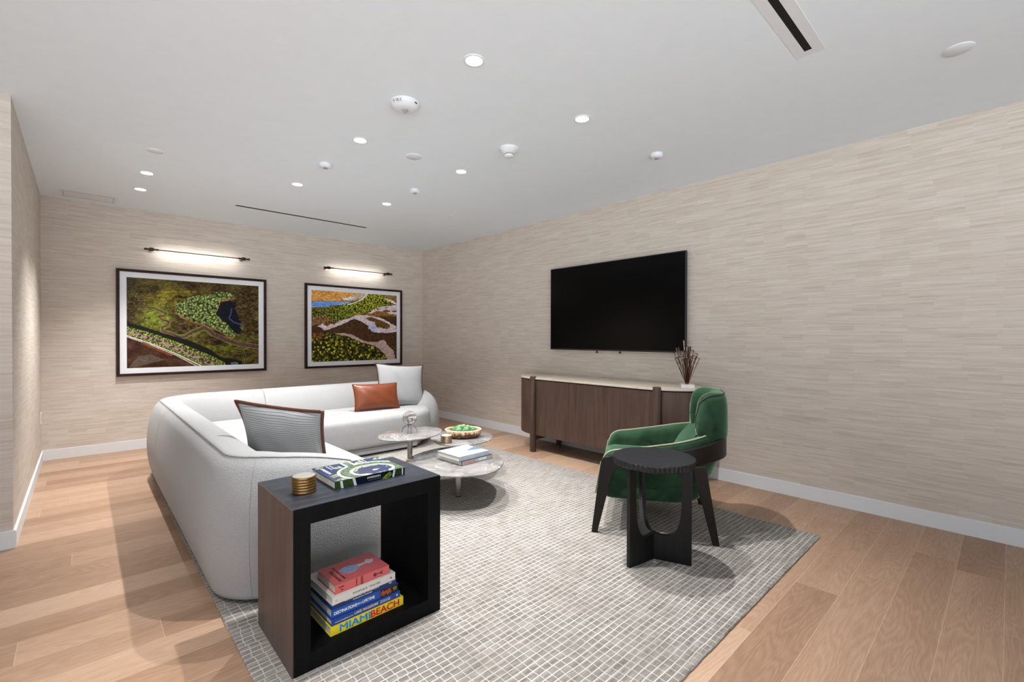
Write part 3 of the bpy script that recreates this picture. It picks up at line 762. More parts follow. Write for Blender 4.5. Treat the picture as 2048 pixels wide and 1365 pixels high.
vs = [(0.105+0.042*math.cos(a), 0.092+0.030*math.sin(a)) for a in [2*PI*k/28 for k in range(28)]]
neck = [(0.070, 0.092), (0.085, 0.118), (0.112, 0.123), (0.148, 0.107), (0.180, 0.102), (0.192, 0.116), (0.205, 0.122), (0.212, 0.112), (0.226, 0.108), (0.222, 0.096), (0.212, 0.084), (0.196, 0.078), (0.185, 0.088), (0.150, 0.082), (0.118, 0.060), (0.082, 0.066)]
obj('cover_picture', flat([(p.x, p.y) for p in catmull([(a, b, 0) for a, b in neck], 4)], zt_-0.0004, zt_+0.0003), plain('pale_silver_ink', S(190, 184, 190), 0.4, var=0.1, nscale=90), t, W=False)
obj('cover_picture', flat(vs, zt_+0.0002, zt_+0.0006), INKPALE, t, W=False)
top_text(t, 'title_lettering', 'The Essential', 0.034, 0.130, zt_+0.0003, 0.021, INKDARK, 0.0003, 1.0, -PI/2)
top_text(t, 'title_lettering', 'New York Cocktails', 0.056, 0.150, zt_+0.0003, 0.0150, INKDARK, 0.0003, 1.0, -PI/2)

# ---- painted cover / photograph helpers (colour fields computed from outlines)
def vnoise(x, y, seed=0):
    r = np.random.RandomState(seed); g = r.rand(64, 64)
    xi = np.floor(x).astype(int); yi = np.floor(y).astype(int); fx = x-xi; fy = y-yi; fx = fx*fx*(3-2*fx); fy = fy*fy*(3-2*fy)
    G = lambda a, b: g[a % 64, b % 64]
    return (G(xi, yi)*(1-fx)+G(xi+1, yi)*fx)*(1-fy)+(G(xi, yi+1)*(1-fx)+G(xi+1, yi+1)*fx)*fy
def fbm(x, y, seed=0, o=4):
    s = 0; a = 0.5; t_ = 0
    for k in range(o): s = s+a*vnoise(x*2**k+k*7.1, y*2**k+k*3.3, seed+k); t_ += a; a *= 0.55
    return s/t_
def inpoly(x, y, poly):
    r = np.zeros(x.shape, bool); n = len(poly)
    for i in range(n):
        x1, y1 = poly[i]; x2, y2 = poly[(i+1) % n]
        if y1 == y2: continue
        c = ((y1 > y) != (y2 > y)) & (x < (x2-x1)*(y-y1)/(y2-y1)+x1); r ^= c
    return r
def dline(x, y, pl_):
    d = np.full(x.shape, 1e9)
    for (x1, y1), (x2, y2) in zip(pl_, pl_[1:]):
        L2 = (x2-x1)**2+(y2-y1)**2+1e-9; t_ = np.clip(((x-x1)*(x2-x1)+(y-y1)*(y2-y1))/L2, 0, 1)
        d = np.minimum(d, np.hypot(x-x1-t_*(x2-x1), y-y1-t_*(y2-y1)))
    return d
def blobs(x, y, cell, seed=0):
    """distance to nearest jittered point and its random value"""
    r = np.random.RandomState(seed); J = r.rand(97, 97, 3); xi = np.floor(x/cell).astype(int); yi = np.floor(y/cell).astype(int)
    bd = np.full(x.shape, 9.0); bv = np.zeros(x.shape)
    for dx in (-1, 0, 1):
        for dy in (-1, 0, 1):
            a = xi+dx; b = yi+dy; j = J[a % 97, b % 97]
            d = np.hypot(x/cell-a-j[..., 0], y/cell-b-j[..., 1]); m = d < bd; bd = np.where(m, d, bd); bv = np.where(m, j[..., 2], bv)
    return bd, bv
class Canvas:
    def __init__(s, corners, nx, ny):
        """corners: TL TR BR BL of the picture in source coordinates"""
        s.nx, s.ny = nx, ny
        u = (np.arange(nx)+0.5)/nx; v = (np.arange(ny)+0.5)/ny; U, Vv = np.meshgrid(u, v)
        src = [(0, 0), (1, 0), (1, 1), (0, 1)]; A = []; B = []
        for (a, b), (X, Y) in zip(src, corners):
            A.append([a, b, 1, 0, 0, 0, -a*X, -b*X]); B.append(X); A.append([0, 0, 0, a, b, 1, -a*Y, -b*Y]); B.append(Y)
        h = np.linalg.solve(np.array(A, float), np.array(B, float))
        D = h[6]*U+h[7]*Vv+1; s.x = (h[0]*U+h[1]*Vv+h[2])/D; s.y = (h[3]*U+h[4]*Vv+h[5])/D; s.U, s.V = U, Vv
        s.c = np.zeros((ny, nx, 3))
    def fill(s, mask, col, a=1.0):
        col = np.array(col) if not isinstance(col, np.ndarray) else col
        a = (mask.astype(float)*a)[..., None]; s.c = s.c*(1-a)+col*a
    def mesh(s, w, h, parent, name, mat, Mx):
        """grid of nx*ny faces in local x (right) and y (up), face colours in the 'paint' attribute"""
        nx, ny = s.nx, s.ny
        X, Y = np.meshgrid(np.linspace(0, w, nx+1), np.linspace(h, 0, ny+1)); V = np.stack([X.ravel(), Y.ravel(), np.zeros(X.size)], 1)
        i, j = np.meshgrid(np.arange(nx), np.arange(ny)); a = (j*(nx+1)+i).ravel(); F = np.stack([a, a+nx+1, a+nx+2, a+1], 1)
        me = bpy.data.meshes.new(name); me.from_pydata(V.tolist(), [], F.tolist())
        at = me.color_attributes.new('paint', 'FLOAT_COLOR', 'CORNER')
        cc = np.clip(s.c, 0, 1).reshape(-1, 3); lin = np.where(cc <= 0.04045, cc/12.92, ((cc+0.055)/1.055)**2.4)
        col = np.concatenate([lin, np.ones((len(lin), 1))], 1); at.data.foreach_set('color', np.repeat(col, 4, axis=0).astype(np.float32).ravel())
        me.transform(Mx); me.transform(world_of(parent).inverted()); me.materials.append(mat)
        o = bpy.data.objects.new(name, me); COL.objects.link(o); o.parent = parent; return o

# ---- large garden book on the side table
def garden_book():
    w_, d_, h_ = 0.334, 0.272, 0.034
    t = thing('book', 'dark blue and green garden book lying on top of the black side table', 'book', (-3.502, -4.945, 0.6502), (0, 0, 0.0))
    book_mesh(t, 0, 0, 0, w_, d_, h_, None, plain('navy_garden_cover', S(22, 34, 62), 0.3))
    cv = Canvas([(0, 100), (100, 100), (100, 0), (0, 0)], 190, 150)   # x right, y up
    cv = Canvas([(0, 100), (100, 100), (100, 0), (0, 0)], 190, 150); x, y = cv.x, cv.y
    n = fbm(x/6, y/6, 3); cv.c[:] = np.array([0.17, 0.23, 0.38])+(n[..., None]-0.5)*0.08
    # ring drive centred right, oval, opening below
    def E(a, b, cx=62, cy=26): return ((x-cx)/a)**2+((y-cy)/b)**2
    gr = np.array([0.36, 0.44, 0.35])+(fbm(x/3, y/3, 5)[..., None]-0.5)*0.3
    ring = (E(46, 50) < 1) & (E(29, 31) > 1); cv.fill(ring, gr)
    lane = (x > 41) & (x < 52) & (y > 68); cv.fill(lane, gr)
    for a, b, wd in ((46, 50, 0.045), (29, 31, 0.075)):
        cv.fill(np.abs(np.sqrt(E(a, b))-1) < wd, (0.88, 0.89, 0.88))
    cv.fill(lane & (y > 66), gr); cv.fill(((np.abs(x-41) < 1.5) | (np.abs(x-53) < 1.5)) & (y > 72), (0.88, 0.89, 0.88))
    bd, bv = blobs(x, y, 3.2, 4)
    trees = (inpoly(x, y, [(0, 90), (8, 100), (16, 98), (10, 88)]) | inpoly(x, y, [(20, 78), (32, 84), (36, 74), (26, 68)]) | inpoly(x, y, [(54, 82), (66, 96), (72, 86), (62, 76)])
             | inpoly(x, y, [(84, 82), (92, 96), (100, 90), (100, 78)]) | inpoly(x, y, [(4, 34), (14, 40), (16, 26), (6, 22)]) | inpoly(x, y, [(2, 6), (14, 14), (18, 2), (6, 0)])
             | ((np.sqrt(E(29, 31)) < 0.93) & (np.sqrt(E(29, 31)) > 0.72) & (vnoise(x/5, y/5, 9) > 0.45)))
    cv.fill(trees & (bd < 0.6), np.array([0.60, 0.66, 0.46])+(bv[..., None]-0.5)*0.35)
    cv.fill(np.hypot(x-64, (y-22)*1.2) < 4, (0.86, 0.86, 0.86)); cv.fill(np.hypot(x-69, (y-24)*1.2) < 3, (0.75, 0.62, 0.6), 0.7)
    M_ = world_of(t) @ Matrix.Translation((0.001, 0.001, h_+0.0004))
    cv.mesh(w_-0.002, d_-0.002, t, 'cover_picture', COVER, M_)
    # spine picture
    sv = Canvas([(0, 10), (100, 10), (100, 0), (0, 0)], 200, 22); x, y = sv.x, sv.y
    sv.c[:] = np.array([0.05, 0.08, 0.16]); g2 = np.array([0.20, 0.28, 0.13])+(fbm(x, y, 8)[..., None]-0.5)*0.3
    sv.fill(x < 27, g2); sv.fill((x > 83) & (x < 97), g2*0.8)
    sv.fill(np.abs(x-8-(10-y)*0.15) < 1.6, (0.86, 0.87, 0.87)); sv.fill(np.abs(x-26+(y-5)*0.25) < 1.8, (0.86, 0.87, 0.87)); sv.fill(np.abs(x-83-(y-5)*0.2) < 1.5, (0.86, 0.87, 0.87)); sv.fill(np.abs(x-96.5) < 1, (0.8, 0.82, 0.8))
    bd, bv = blobs(x, y, 1.8, 2); sv.fill((inpoly(x, y, [(64, 0), (70, 5), (78, 9), (80, 4), (76, 0)])) & (bd < 0.62), np.array([0.45, 0.55, 0.12])+(bv[..., None]-0.5)*0.3)
    M_ = world_of(t) @ Matrix.Translation((0.001, -0.0004, 0.0008)) @ Matrix.Rotation(PI/2, 4, 'X')
    sv.mesh(w_-0.002, h_-0.0016, t, 'spine_picture', COVER, M_)
    spine_text(t, 'title_lettering', 'IMMERSION', 0.145, 0.021, 0.0125, INKWHITE, 0.0, 0.95, 1.05, d=0.0004)
    spine_text(t, 'small_lettering', 'LIVING AND BEING', 0.150, 0.0095, 0.006, INKGREY, 0.0, 1.0, 1.2, d=0.0004)
    top_text(t, 'title_lettering', 'IMMERSION', 0.030, 0.235, h_+0.0008, 0.021, INKWHITE, 0.0, 1, -PI/2)
    for k, s_ in enumerate(('LIVING AND BEING', 'IN THE GARDEN')): top_text(t, 'small_lettering', s_, 0.062+0.016*k, 0.262, h_+0.0008, 0.0085, INKWHITE, 0.0, 1, -PI/2)
    for k, s_ in enumerate(('WRITTEN AND', 'PHOTOGRAPHED BY')): top_text(t, 'small_lettering', s_, 0.225+0.016*k, 0.268, h_+0.0008, 0.0085, INKWHITE, 0.0, 1, -PI/2)
garden_book()

# ---- coasters
def coaster_stack(cx, cy, z, r, h, n, gap, edge, top, where, grp):
    words = ['topmost', 'second from top', 'third from top', 'third from bottom', 'second from bottom', 'bottom one']
    proto = None
    for k in range(n):     # k = 0 is the bottom
        zz = z+k*(h+gap); ox, oy = random.uniform(-.001, .001), random.uniform(-.001, .001)
        lab = 'round brass-edged coaster, %s of the stack on %s' % (words[n-1-k], where)
        if proto is None:
            proto = thing('coaster', lab, 'coaster', (cx+ox, cy+oy, zz), group=grp)
            obj('metal_rim', lt([(r-0.004, 0), (r-0.0005, 0.0012), (r, 0.003), (r, h-0.002), (r-0.001, h-0.0005), (r-0.003, h-0.0003)], 48), edge, proto, W=False, smooth=True)
            obj('inlay', lt([(r-0.003, h-0.0004), (r-0.0045, h)], 48), top, proto, W=False)
        else:
            c = proto.copy(); COL.objects.link(c); c.location = (cx+ox, cy+oy, zz); c['label'] = lab
            for ch in list(proto.children):
                d = ch.copy(); COL.objects.link(d); d.parent = c
coaster_stack(-3.604, -4.875, 0.6502, 0.0475, 0.0112, 6, 0.0004, BRASS, COASTERTOP, 'the black side table', 'coasters on the black side table')

# ================================================================== COFFEE TABLES
def coffee_table(label, outline, z1, th, leg, rl, extra=None):
    t = thing('coffee_table', label, 'coffee table', (leg[0], leg[1], Z0))
    ol = [(p.x, p.y) for p in catmull([(a, b, 0) for a, b in outline], 10)]
    for _ in range(60):
        n_ = len(ol); ol = [((ol[i-1][0]+2*ol[i][0]+ol[(i+1) % n_][0])/4, (ol[i-1][1]+2*ol[i][1]+ol[(i+1) % n_][1])/4) for i in range(n_)]
    obj('tabletop', slab(ol, z1-th, z1, 0.006), GREYMARBLE, t, smooth=True)
    obj('leg', lt([(rl, Z0+0.006), (rl, z1-th-0.004)], 32, (leg[0], leg[1], 0)), STEEL, t, smooth=True)
    cx = sum(p[0] for p in ol)/len(ol); cy = sum(p[1] for p in ol)/len(ol)
    obj('mount_plate', slab([(cx+(p[0]-cx)*0.55, cy+(p[1]-cy)*0.55) for p in ol], z1-th-0.006, z1-th, 0.002), STEEL, t, smooth=True)
    obj('foot_disc', lt([(rl*1.02, 0), (rl*1.02, 0.006)], 32, (leg[0], leg[1], Z0)), BRONZE, t, smooth=True)
    return t
t = coffee_table('large low grey marble coffee table nearest the side table, carrying two books',
    [(-1.875, -4.19), (-2.03, -4.295), (-2.22, -4.265), (-2.39, -4.12), (-2.47, -3.90), (-2.45, -3.67), (-2.33, -3.50), (-2.12, -3.395), (-1.89, -3.36), (-1.73, -3.46), (-1.65, -3.68), (-1.655, -3.88), (-1.73, -4.06)],
    0.30, 0.014, (-2.055, -3.853), 0.023)
t = coffee_table('tallest grey marble coffee table with the crystal ball, nearest the sofa seat',
    [(-2.50, -3.33), (-2.545, -3.45), (-2.49, -3.56), (-2.36, -3.64), (-2.20, -3.65), (-2.04, -3.58), (-1.93, -3.45), (-1.90, -3.33), (-1.97, -3.22), (-2.12, -3.17), (-2.28, -3.17), (-2.42, -3.23)],
    0.48, 0.012, (-2.215, -3.370), 0.022)
t = coffee_table('mid-height grey marble coffee table carrying the bowl, farthest from the camera',
    [(-1.93, -3.28), (-1.995, -3.43), (-1.95, -3.585), (-1.79, -3.69), (-1.60, -3.68), (-1.44, -3.585), (-1.345, -3.43), (-1.33, -3.25), (-1.42, -3.08), (-1.60, -3.00), (-1.78, -3.05), (-1.88, -3.15)],
    0.36, 0.012, (-1.60, -3.28), 0.022)
# books on low table
cT = plain('misty_blue_cover', S(150, 162, 175), 0.3, var=0.12, nscale=12); cM = plain('charcoal_cover', S(52, 42, 42), 0.35)
b1 = book('book with dark cover and pale red-lettered spine, lower of two on the low marble table', (-2.13, -3.998, 0.3002), 0.06, 0.335, 0.275, 0.033, cM)
obj('spine_strip', bx((0.17, -0.0005, 0.0165), (0.325, 0.001, 0.028)), plain('grey_spine', S(150, 148, 150), 0.4), b1, W=False)
spine_text(b1, 'title_lettering', 'ROMANTIC', 0.02, 0.0175, 0.024, plain('salmon_ink', S(190, 96, 84), 0.5), 0.0006, 1.0, d=0.0006)
spine_text(b1, 'title_lettering', 'HOMES', 0.178, 0.0175, 0.024, INKWHITE, 0.0006, 1.1, d=0.0006)
b2 = book('pale blue and white book, upper of two on the low marble table', (-2.142, -3.985, 0.3336), 0.045, 0.312, 0.285, 0.036, cT)
cv = Canvas([(0, 100), (100, 100), (100, 0), (0, 0)], 100, 80); x, y = cv.x, cv.y
cv.c[:] = np.array([0.64, 0.65, 0.66]); cv.fill(y < 30+12*np.sin(x/22), (0.72, 0.76, 0.80)); cv.fill((y > 62) & (x > 62-0.2*y), (0.78, 0.83, 0.88)); cv.fill(inpoly(x, y, [(55, 42), (100, 30), (100, 68)]), (0.36, 0.43, 0.55))
for k in range(6): cv.fill(np.abs(y-48-k*6-0.0035*(x-20)**2*0.4) < 1.1, (0.42, 0.48, 0.57), 0.8)
cv.mesh(0.308, 0.281, b2, 'cover_picture', COVER, world_of(b2) @ Matrix.Translation((0.002, 0.002, 0.0364)))
coaster_stack(-1.905, -3.47, 0.3602, 0.050, 0.0108, 6, 0.0006, BRASSLIGHT, COASTERWHITE, 'the mid-height marble table', 'coasters on the marble table')
# bowl and artichokes
def bowl():
    c = (-1.645, -3.375, 0.3602)
    t = thing('decorative_bowl', 'oval tortoiseshell brown bowl full of green artichokes on marble table', 'bowl', c, (0, 0, -0.7))
    prof = [(0.0, 0.0), (0.10, 0.0), (0.125, 0.008), (0.142, 0.03), (0.148, 0.06), (0.147, 0.068), (0.140, 0.070), (0.133, 0.066), (0.128, 0.04), (0.10, 0.022), (0.0, 0.018)]
    pr = [(p.x, p.y) for p in catmull([(a, b, 0) for a, b in prof], 4, False)]
    bm = lt([(max(0, a), b) for a, b in pr], 64, cap=False); bmesh.ops.scale(bm, vec=(1.17, 0.96, 1.12), verts=bm.verts)
    obj('bowl_body', bm, TORTOISE, t, W=False, smooth=True, angle=180)
bowl()
def artichoke_mesh(R, seed):
    rr = random.Random(seed); bm = bmesh.new()
    bmesh.ops.create_icosphere(bm, subdivisions=2, radius=R*0.72)
    for ring in range(7):
        th = 0.25+ring*0.36; m = max(4, int(5+6*math.sin(th)))
        for k in range(m):
            ph = 2*PI*(k+0.5*(ring % 2))/m+rr.uniform(-.08, .08)
            d = Vector((math.sin(th)*math.cos(ph), math.sin(th)*math.sin(ph), math.cos(th)))
            tan = Vector((-math.sin(ph), math.cos(ph), 0)); upv = Vector((-math.cos(th)*math.cos(ph), -math.cos(th)*math.sin(ph), math.sin(th)))
            w_ = R*0.36; l_ = R*0.55; c_ = d*R*0.78
            vs_ = [c_-tan*w_-upv*l_*0.5, c_+tan*w_-upv*l_*0.5, c_+tan*w_*0.8+upv*l_*0.3+d*R*0.12, c_+upv*l_*0.85+d*R*0.26, c_-tan*w_*0.8+upv*l_*0.3+d*R*0.12, c_+d*R*0.20]
            v = [bm.verts.new(p) for p in vs_]
            for a, b in ((0, 1), (1, 2), (2, 3), (3, 4), (4, 0)): bm.faces.new((v[a], v[b], v[5]))
            vb = [bm.verts.new(Vector(p)-d*R*0.05) for p in vs_[:5]]
            bm.faces.new(vb)
            for a in range(5): bm.faces.new((v[a], v[(a+1) % 5], vb[(a+1) % 5], vb[a]))
    return bm
arts = [(-0.075, 0.0, 0.058, 0.040, 'left end of'), (-0.035, -0.055, 0.060, 0.038, 'front left of'), (0.025, -0.050, 0.060, 0.038, 'front right of'), (0.085, -0.01, 0.058, 0.038, 'right end of'),
        (0.035, 0.045, 0.062, 0.038, 'back right of'), (-0.035, 0.050, 0.062, 0.040, 'back left of'), (0.0, -0.002, 0.082, 0.036, 'middle of')]
pa_ = None
for k, (ax, ay, az, R_, wh) in enumerate(arts):
    ca, sa = math.cos(-0.7), math.sin(-0.7); ax *= 1.08; ay *= 1.05; L_ = (-1.645+ax*ca-ay*sa, -3.375+ax*sa+ay*ca, 0.3662+az)
    lab = 'green artichoke at the %s the tortoiseshell bowl' % wh if wh != 'middle of' else 'green artichoke heaped highest in the middle of the bowl'
    if pa_ is None: pa_ = obj('artichoke', artichoke_mesh(0.04, 1), ARTI, smooth=False); o = pa_
    else: o = pa_.copy(); COL.objects.link(o)
    o.location = L_; o.rotation_euler = (random.uniform(-.6, .6), random.uniform(-.6, .6), random.uniform(0, 6)); s_ = R_/0.04*0.84; o.scale = (s_, s_, s_)
    tag(o, lab, 'artichoke', 'artichokes in the bowl')
# crystal ball sculpture
def crystal():
    c = Vector((-2.222, -3.375, 0.4802))
    t = thing('crystal_sculpture', 'clear crystal ball held on dark metal rings on the tallest marble table', 'sculpture', c)
    def arch(rad, a0, a1, yawr, z, flip=1, n=20):
        return [(c.x+rad*math.cos(a)*math.cos(yawr), c.y+rad*math.cos(a)*math.sin(yawr), c.z+z+flip*rad*math.sin(a)) for a in [a0+(a1-a0)*k/n for k in range(n+1)]]
    for yw in (-0.75, 0.82): obj('ring_foot', tb(arch(0.066, 0, PI, yw, 0.002), 0.0028, 8), CHROME, t, smooth=True)
    for yw in (-0.75, 0.82): obj('ring_cradle', tb(arch(0.0605, 0.15, PI-0.15, yw, 0.1305, -1), 0.0026, 8), CHROME, t, smooth=True)
    bm = bmesh.new(); bmesh.ops.create_uvsphere(bm, u_segments=48, v_segments=24, radius=0.058); bmesh.ops.translate(bm, vec=(c.x, c.y, c.z+0.1315), verts=bm.verts)
    obj('crystal_ball', bm, CRYSTAL, t, smooth=True, angle=180)
crystal()

# ================================================================== MEDIA CONSOLE
def console():
    t = thing('media_console', 'long dark brown oak sideboard with cream stone top and round posts under the television', 'sideboard', (-0.27, -3.95, 0))
    ya, yb = -2.70, -5.08           # far and near ends
    def plan(off, n=14):
        a, b = 0.47, 0.47-off     # end curve: along y, along x
        out = [(-0.016, yb+off)]
        for k in range(n+1):
            th = PI/2*k/n; out.append((-0.03-b*math.sin(th), yb+a-(a-off)*math.cos(th)))
        for k in range(n+1):
            th = PI/2*(1-k/n); out.append((-0.03-b*math.sin(th), ya-a+(a-off)*math.cos(th)))
        out.append((-0.016, ya-off)); return out
    obj('stone_top', slab(plan(-0.012), 0.826, 0.848, 0.004), CREAMSTONE, t, smooth=True)
    obj('carcass', slab(plan(0.022), 0.195, 0.826, 0.001), plain('carcass_dark', S(30, 22, 18), 0.6), t)
    # three flat doors and the two curved end panels
    for k, (a, b) in enumerate(((-3.205, -3.7075), (-3.7105, -4.194), (-4.197, -4.70))):
        obj('door', bx2((-0.502, b, 0.19), (-0.480, a, 0.815), 0.001), WALNUT, t)
    def endpanel(y0, s):
        outer = []; inner = []
        n = 16
        for k in range(n+1):
            th = PI/2*k/n
            outer.append((-0.03-0.472*math.sin(th), y0+s*(0.47-0.47*math.cos(th)))); inner.append((-0.03-0.450*math.sin(th), y0+s*(0.47-0.446*math.cos(th))))
        bm = bmesh.new(); poly = outer+inner[::-1]
        return slab(poly, 0.19, 0.815, 0.0005)
    obj('end_panel', endpanel(ya, -1), WALNUT, t, smooth=True, angle=30); obj('end_panel', endpanel(yb, 1), WALNUT, t, smooth=True, angle=30)
    for x, y in ((-0.512, -3.185), (-0.512, -4.74)):
        obj('post', lt([(0.030, 0.0), (0.036, 0.004), (0.036, 0.856), (0.034, 0.860)], 32, (x, y, 0)), WALNUT_POST, t, smooth=True)
    for x, y in ((-0.07, -3.185), (-0.07, -4.74)):
        obj('post', lt([(0.030, 0.0), (0.030, 0.19)], 24, (x, y, 0)), WALNUT_POST, t, smooth=True)
    for y in (-3.185, -4.74): obj('cross_rail', bx2((-0.48, y-0.02, 0.135), (-0.09, y+0.02, 0.19), 0.002), WALNUT, t)
console()
def tube_vase():
    c = Vector((-0.255, -4.895, 0.8482))
    t = thing('tube_vase', 'fan of copper wire and glass tubes on a white marble block on the sideboard', 'vase', c, (0, 0, 0))
    obj('base_block', bx(c+Vector((0, 0, 0.0165)), (0.115, 0.115, 0.033), 0.002, 0.62), WHITEMARBLE, t)
    rr = random.Random(5); apex = c+Vector((0, 0, 0.036)); r3 = Vector((0.745, -0.667, 0)); f3 = Vector((0.667, 0.745, 0))
    def sd(a, b): return (r3*a*0.85+f3*b)
    tips = [(-0.125, -0.02, 0.235), (-0.115, 0.03, 0.285), (-0.085, 0.05, 0.325), (-0.075, -0.03, 0.27), (-0.055, 0.0, 0.30), (-0.04, -0.045, 0.225), (0.0, 0.06, 0.395),
            (0.002, -0.01, 0.335), (0.005, -0.05, 0.245), (0.04, 0.03, 0.335), (0.045, -0.02, 0.30), (0.075, 0.05, 0.30), (0.07, -0.03, 0.255), (0.10, 0.0, 0.275), (0.105, -0.03, 0.235), (-0.02, -0.03, 0.275), (0.09, 0.045, 0.24)]
    bm = bmesh.new()
    for a, b, h in tips:
        tip = apex+sd(a*1.0, b)+Vector((0, 0, h)); ax = (tip-apex).normalized(); r_ = 0.017
        s1 = ax.cross(f3).normalized(); s2 = ax.cross(s1).normalized()
        foot = apex+sd(a*0.10, b*0.10)
        for q in range(4):
            d = s1*math.cos(q*PI/2+0.3)+s2*math.sin(q*PI/2+0.3)
            tube(bm, [foot+d*0.003, tip-ax*0.095+d*r_*0.85, tip+d*r_], 0.0015, 5)
        for off in (0.0, 0.052):
            ring = [tip-ax*off+(s1*math.cos(x_)+s2*math.sin(x_))*(r_-off*0.03) for x_ in [2*PI*k/14 for k in range(14)]]
            tube(bm, ring, 0.0016, 5, True)
        g = bmesh.new()
        n = 14; rr_ = []
        for off, rad in ((0.004, 0.0125), (-0.0, 0.0125), (0.06, 0.0118), (0.085, 0.0105), (0.094, 0.006)):
            if off == -0.0: continue
            rr_.append([tip-ax*off+(s1*math.cos(x_)+s2*math.sin(x_))*rad for x_ in [2*PI*k/n for k in range(n)]])
        R = [[g.verts.new(p) for p in r] for r in rr_]
        for p_, q_ in zip(R, R[1:]):
            for k in range(n): g.faces.new((p_[k], p_[(k+1) % n], q_[(k+1) % n], q_[k]))
        g.faces.new(R[-1])
        obj('glass_tube', g, THINGLASS, t, smooth=True)
    obj('wire_frame', bm, COPPER, t, smooth=True)
    obj('collar', lt([(0.013, 0.034), (0.012, 0.048), (0.009, 0.052)], 16, c), COPPER, t, smooth=True)
tube_vase()

# ================================================================== TELEVISION
def tv():
    y0, y1, z0, z1 = -4.782, -3.04, 1.157, 2.140
    t = thing('television', 'large black flat television mounted on the right wall above the sideboard', 'television', (0, (y0+y1)/2, (z0+z1)/2))
    obj('housing', bx2((-0.060, y0, z0), (-0.028, y1, z1), 0.003), TVBLACK, t)
    obj('screen', bx2((-0.0615, y0+0.009, z0+0.016), (-0.0598, y1-0.009, z1-0.009)), TVSCREEN, t)
    obj('wall_mount', bx2((-0.03, -4.2, 1.45), (0.0, -3.6, 1.85)), TVBLACK, t)
    for y in (-3.727, -4.033):
        bm = bmesh.new(); vs_ = [(-0.05, y-0.012, z0-0.026), (-0.05, y+0.012, z0-0.026), (-0.05, y+0.003, z0-0.008), (-0.05, y-0.003, z0-0.008)]
        A = [bm.verts.new(v) for v in vs_]; B = [bm.verts.new((v[0]+0.02, v[1], v[2])) for v in vs_]
        for k in range(4): bm.faces.new((A[k], A[(k+1) % 4], B[(k+1) % 4], B[k]))
        bm.faces.new(A); bm.faces.new(B); box(bm, (-0.04, y, z0-0.005), (0.006, 0.006, 0.014))
        obj('release_tab', bm, TVBLACK, t)
tv()

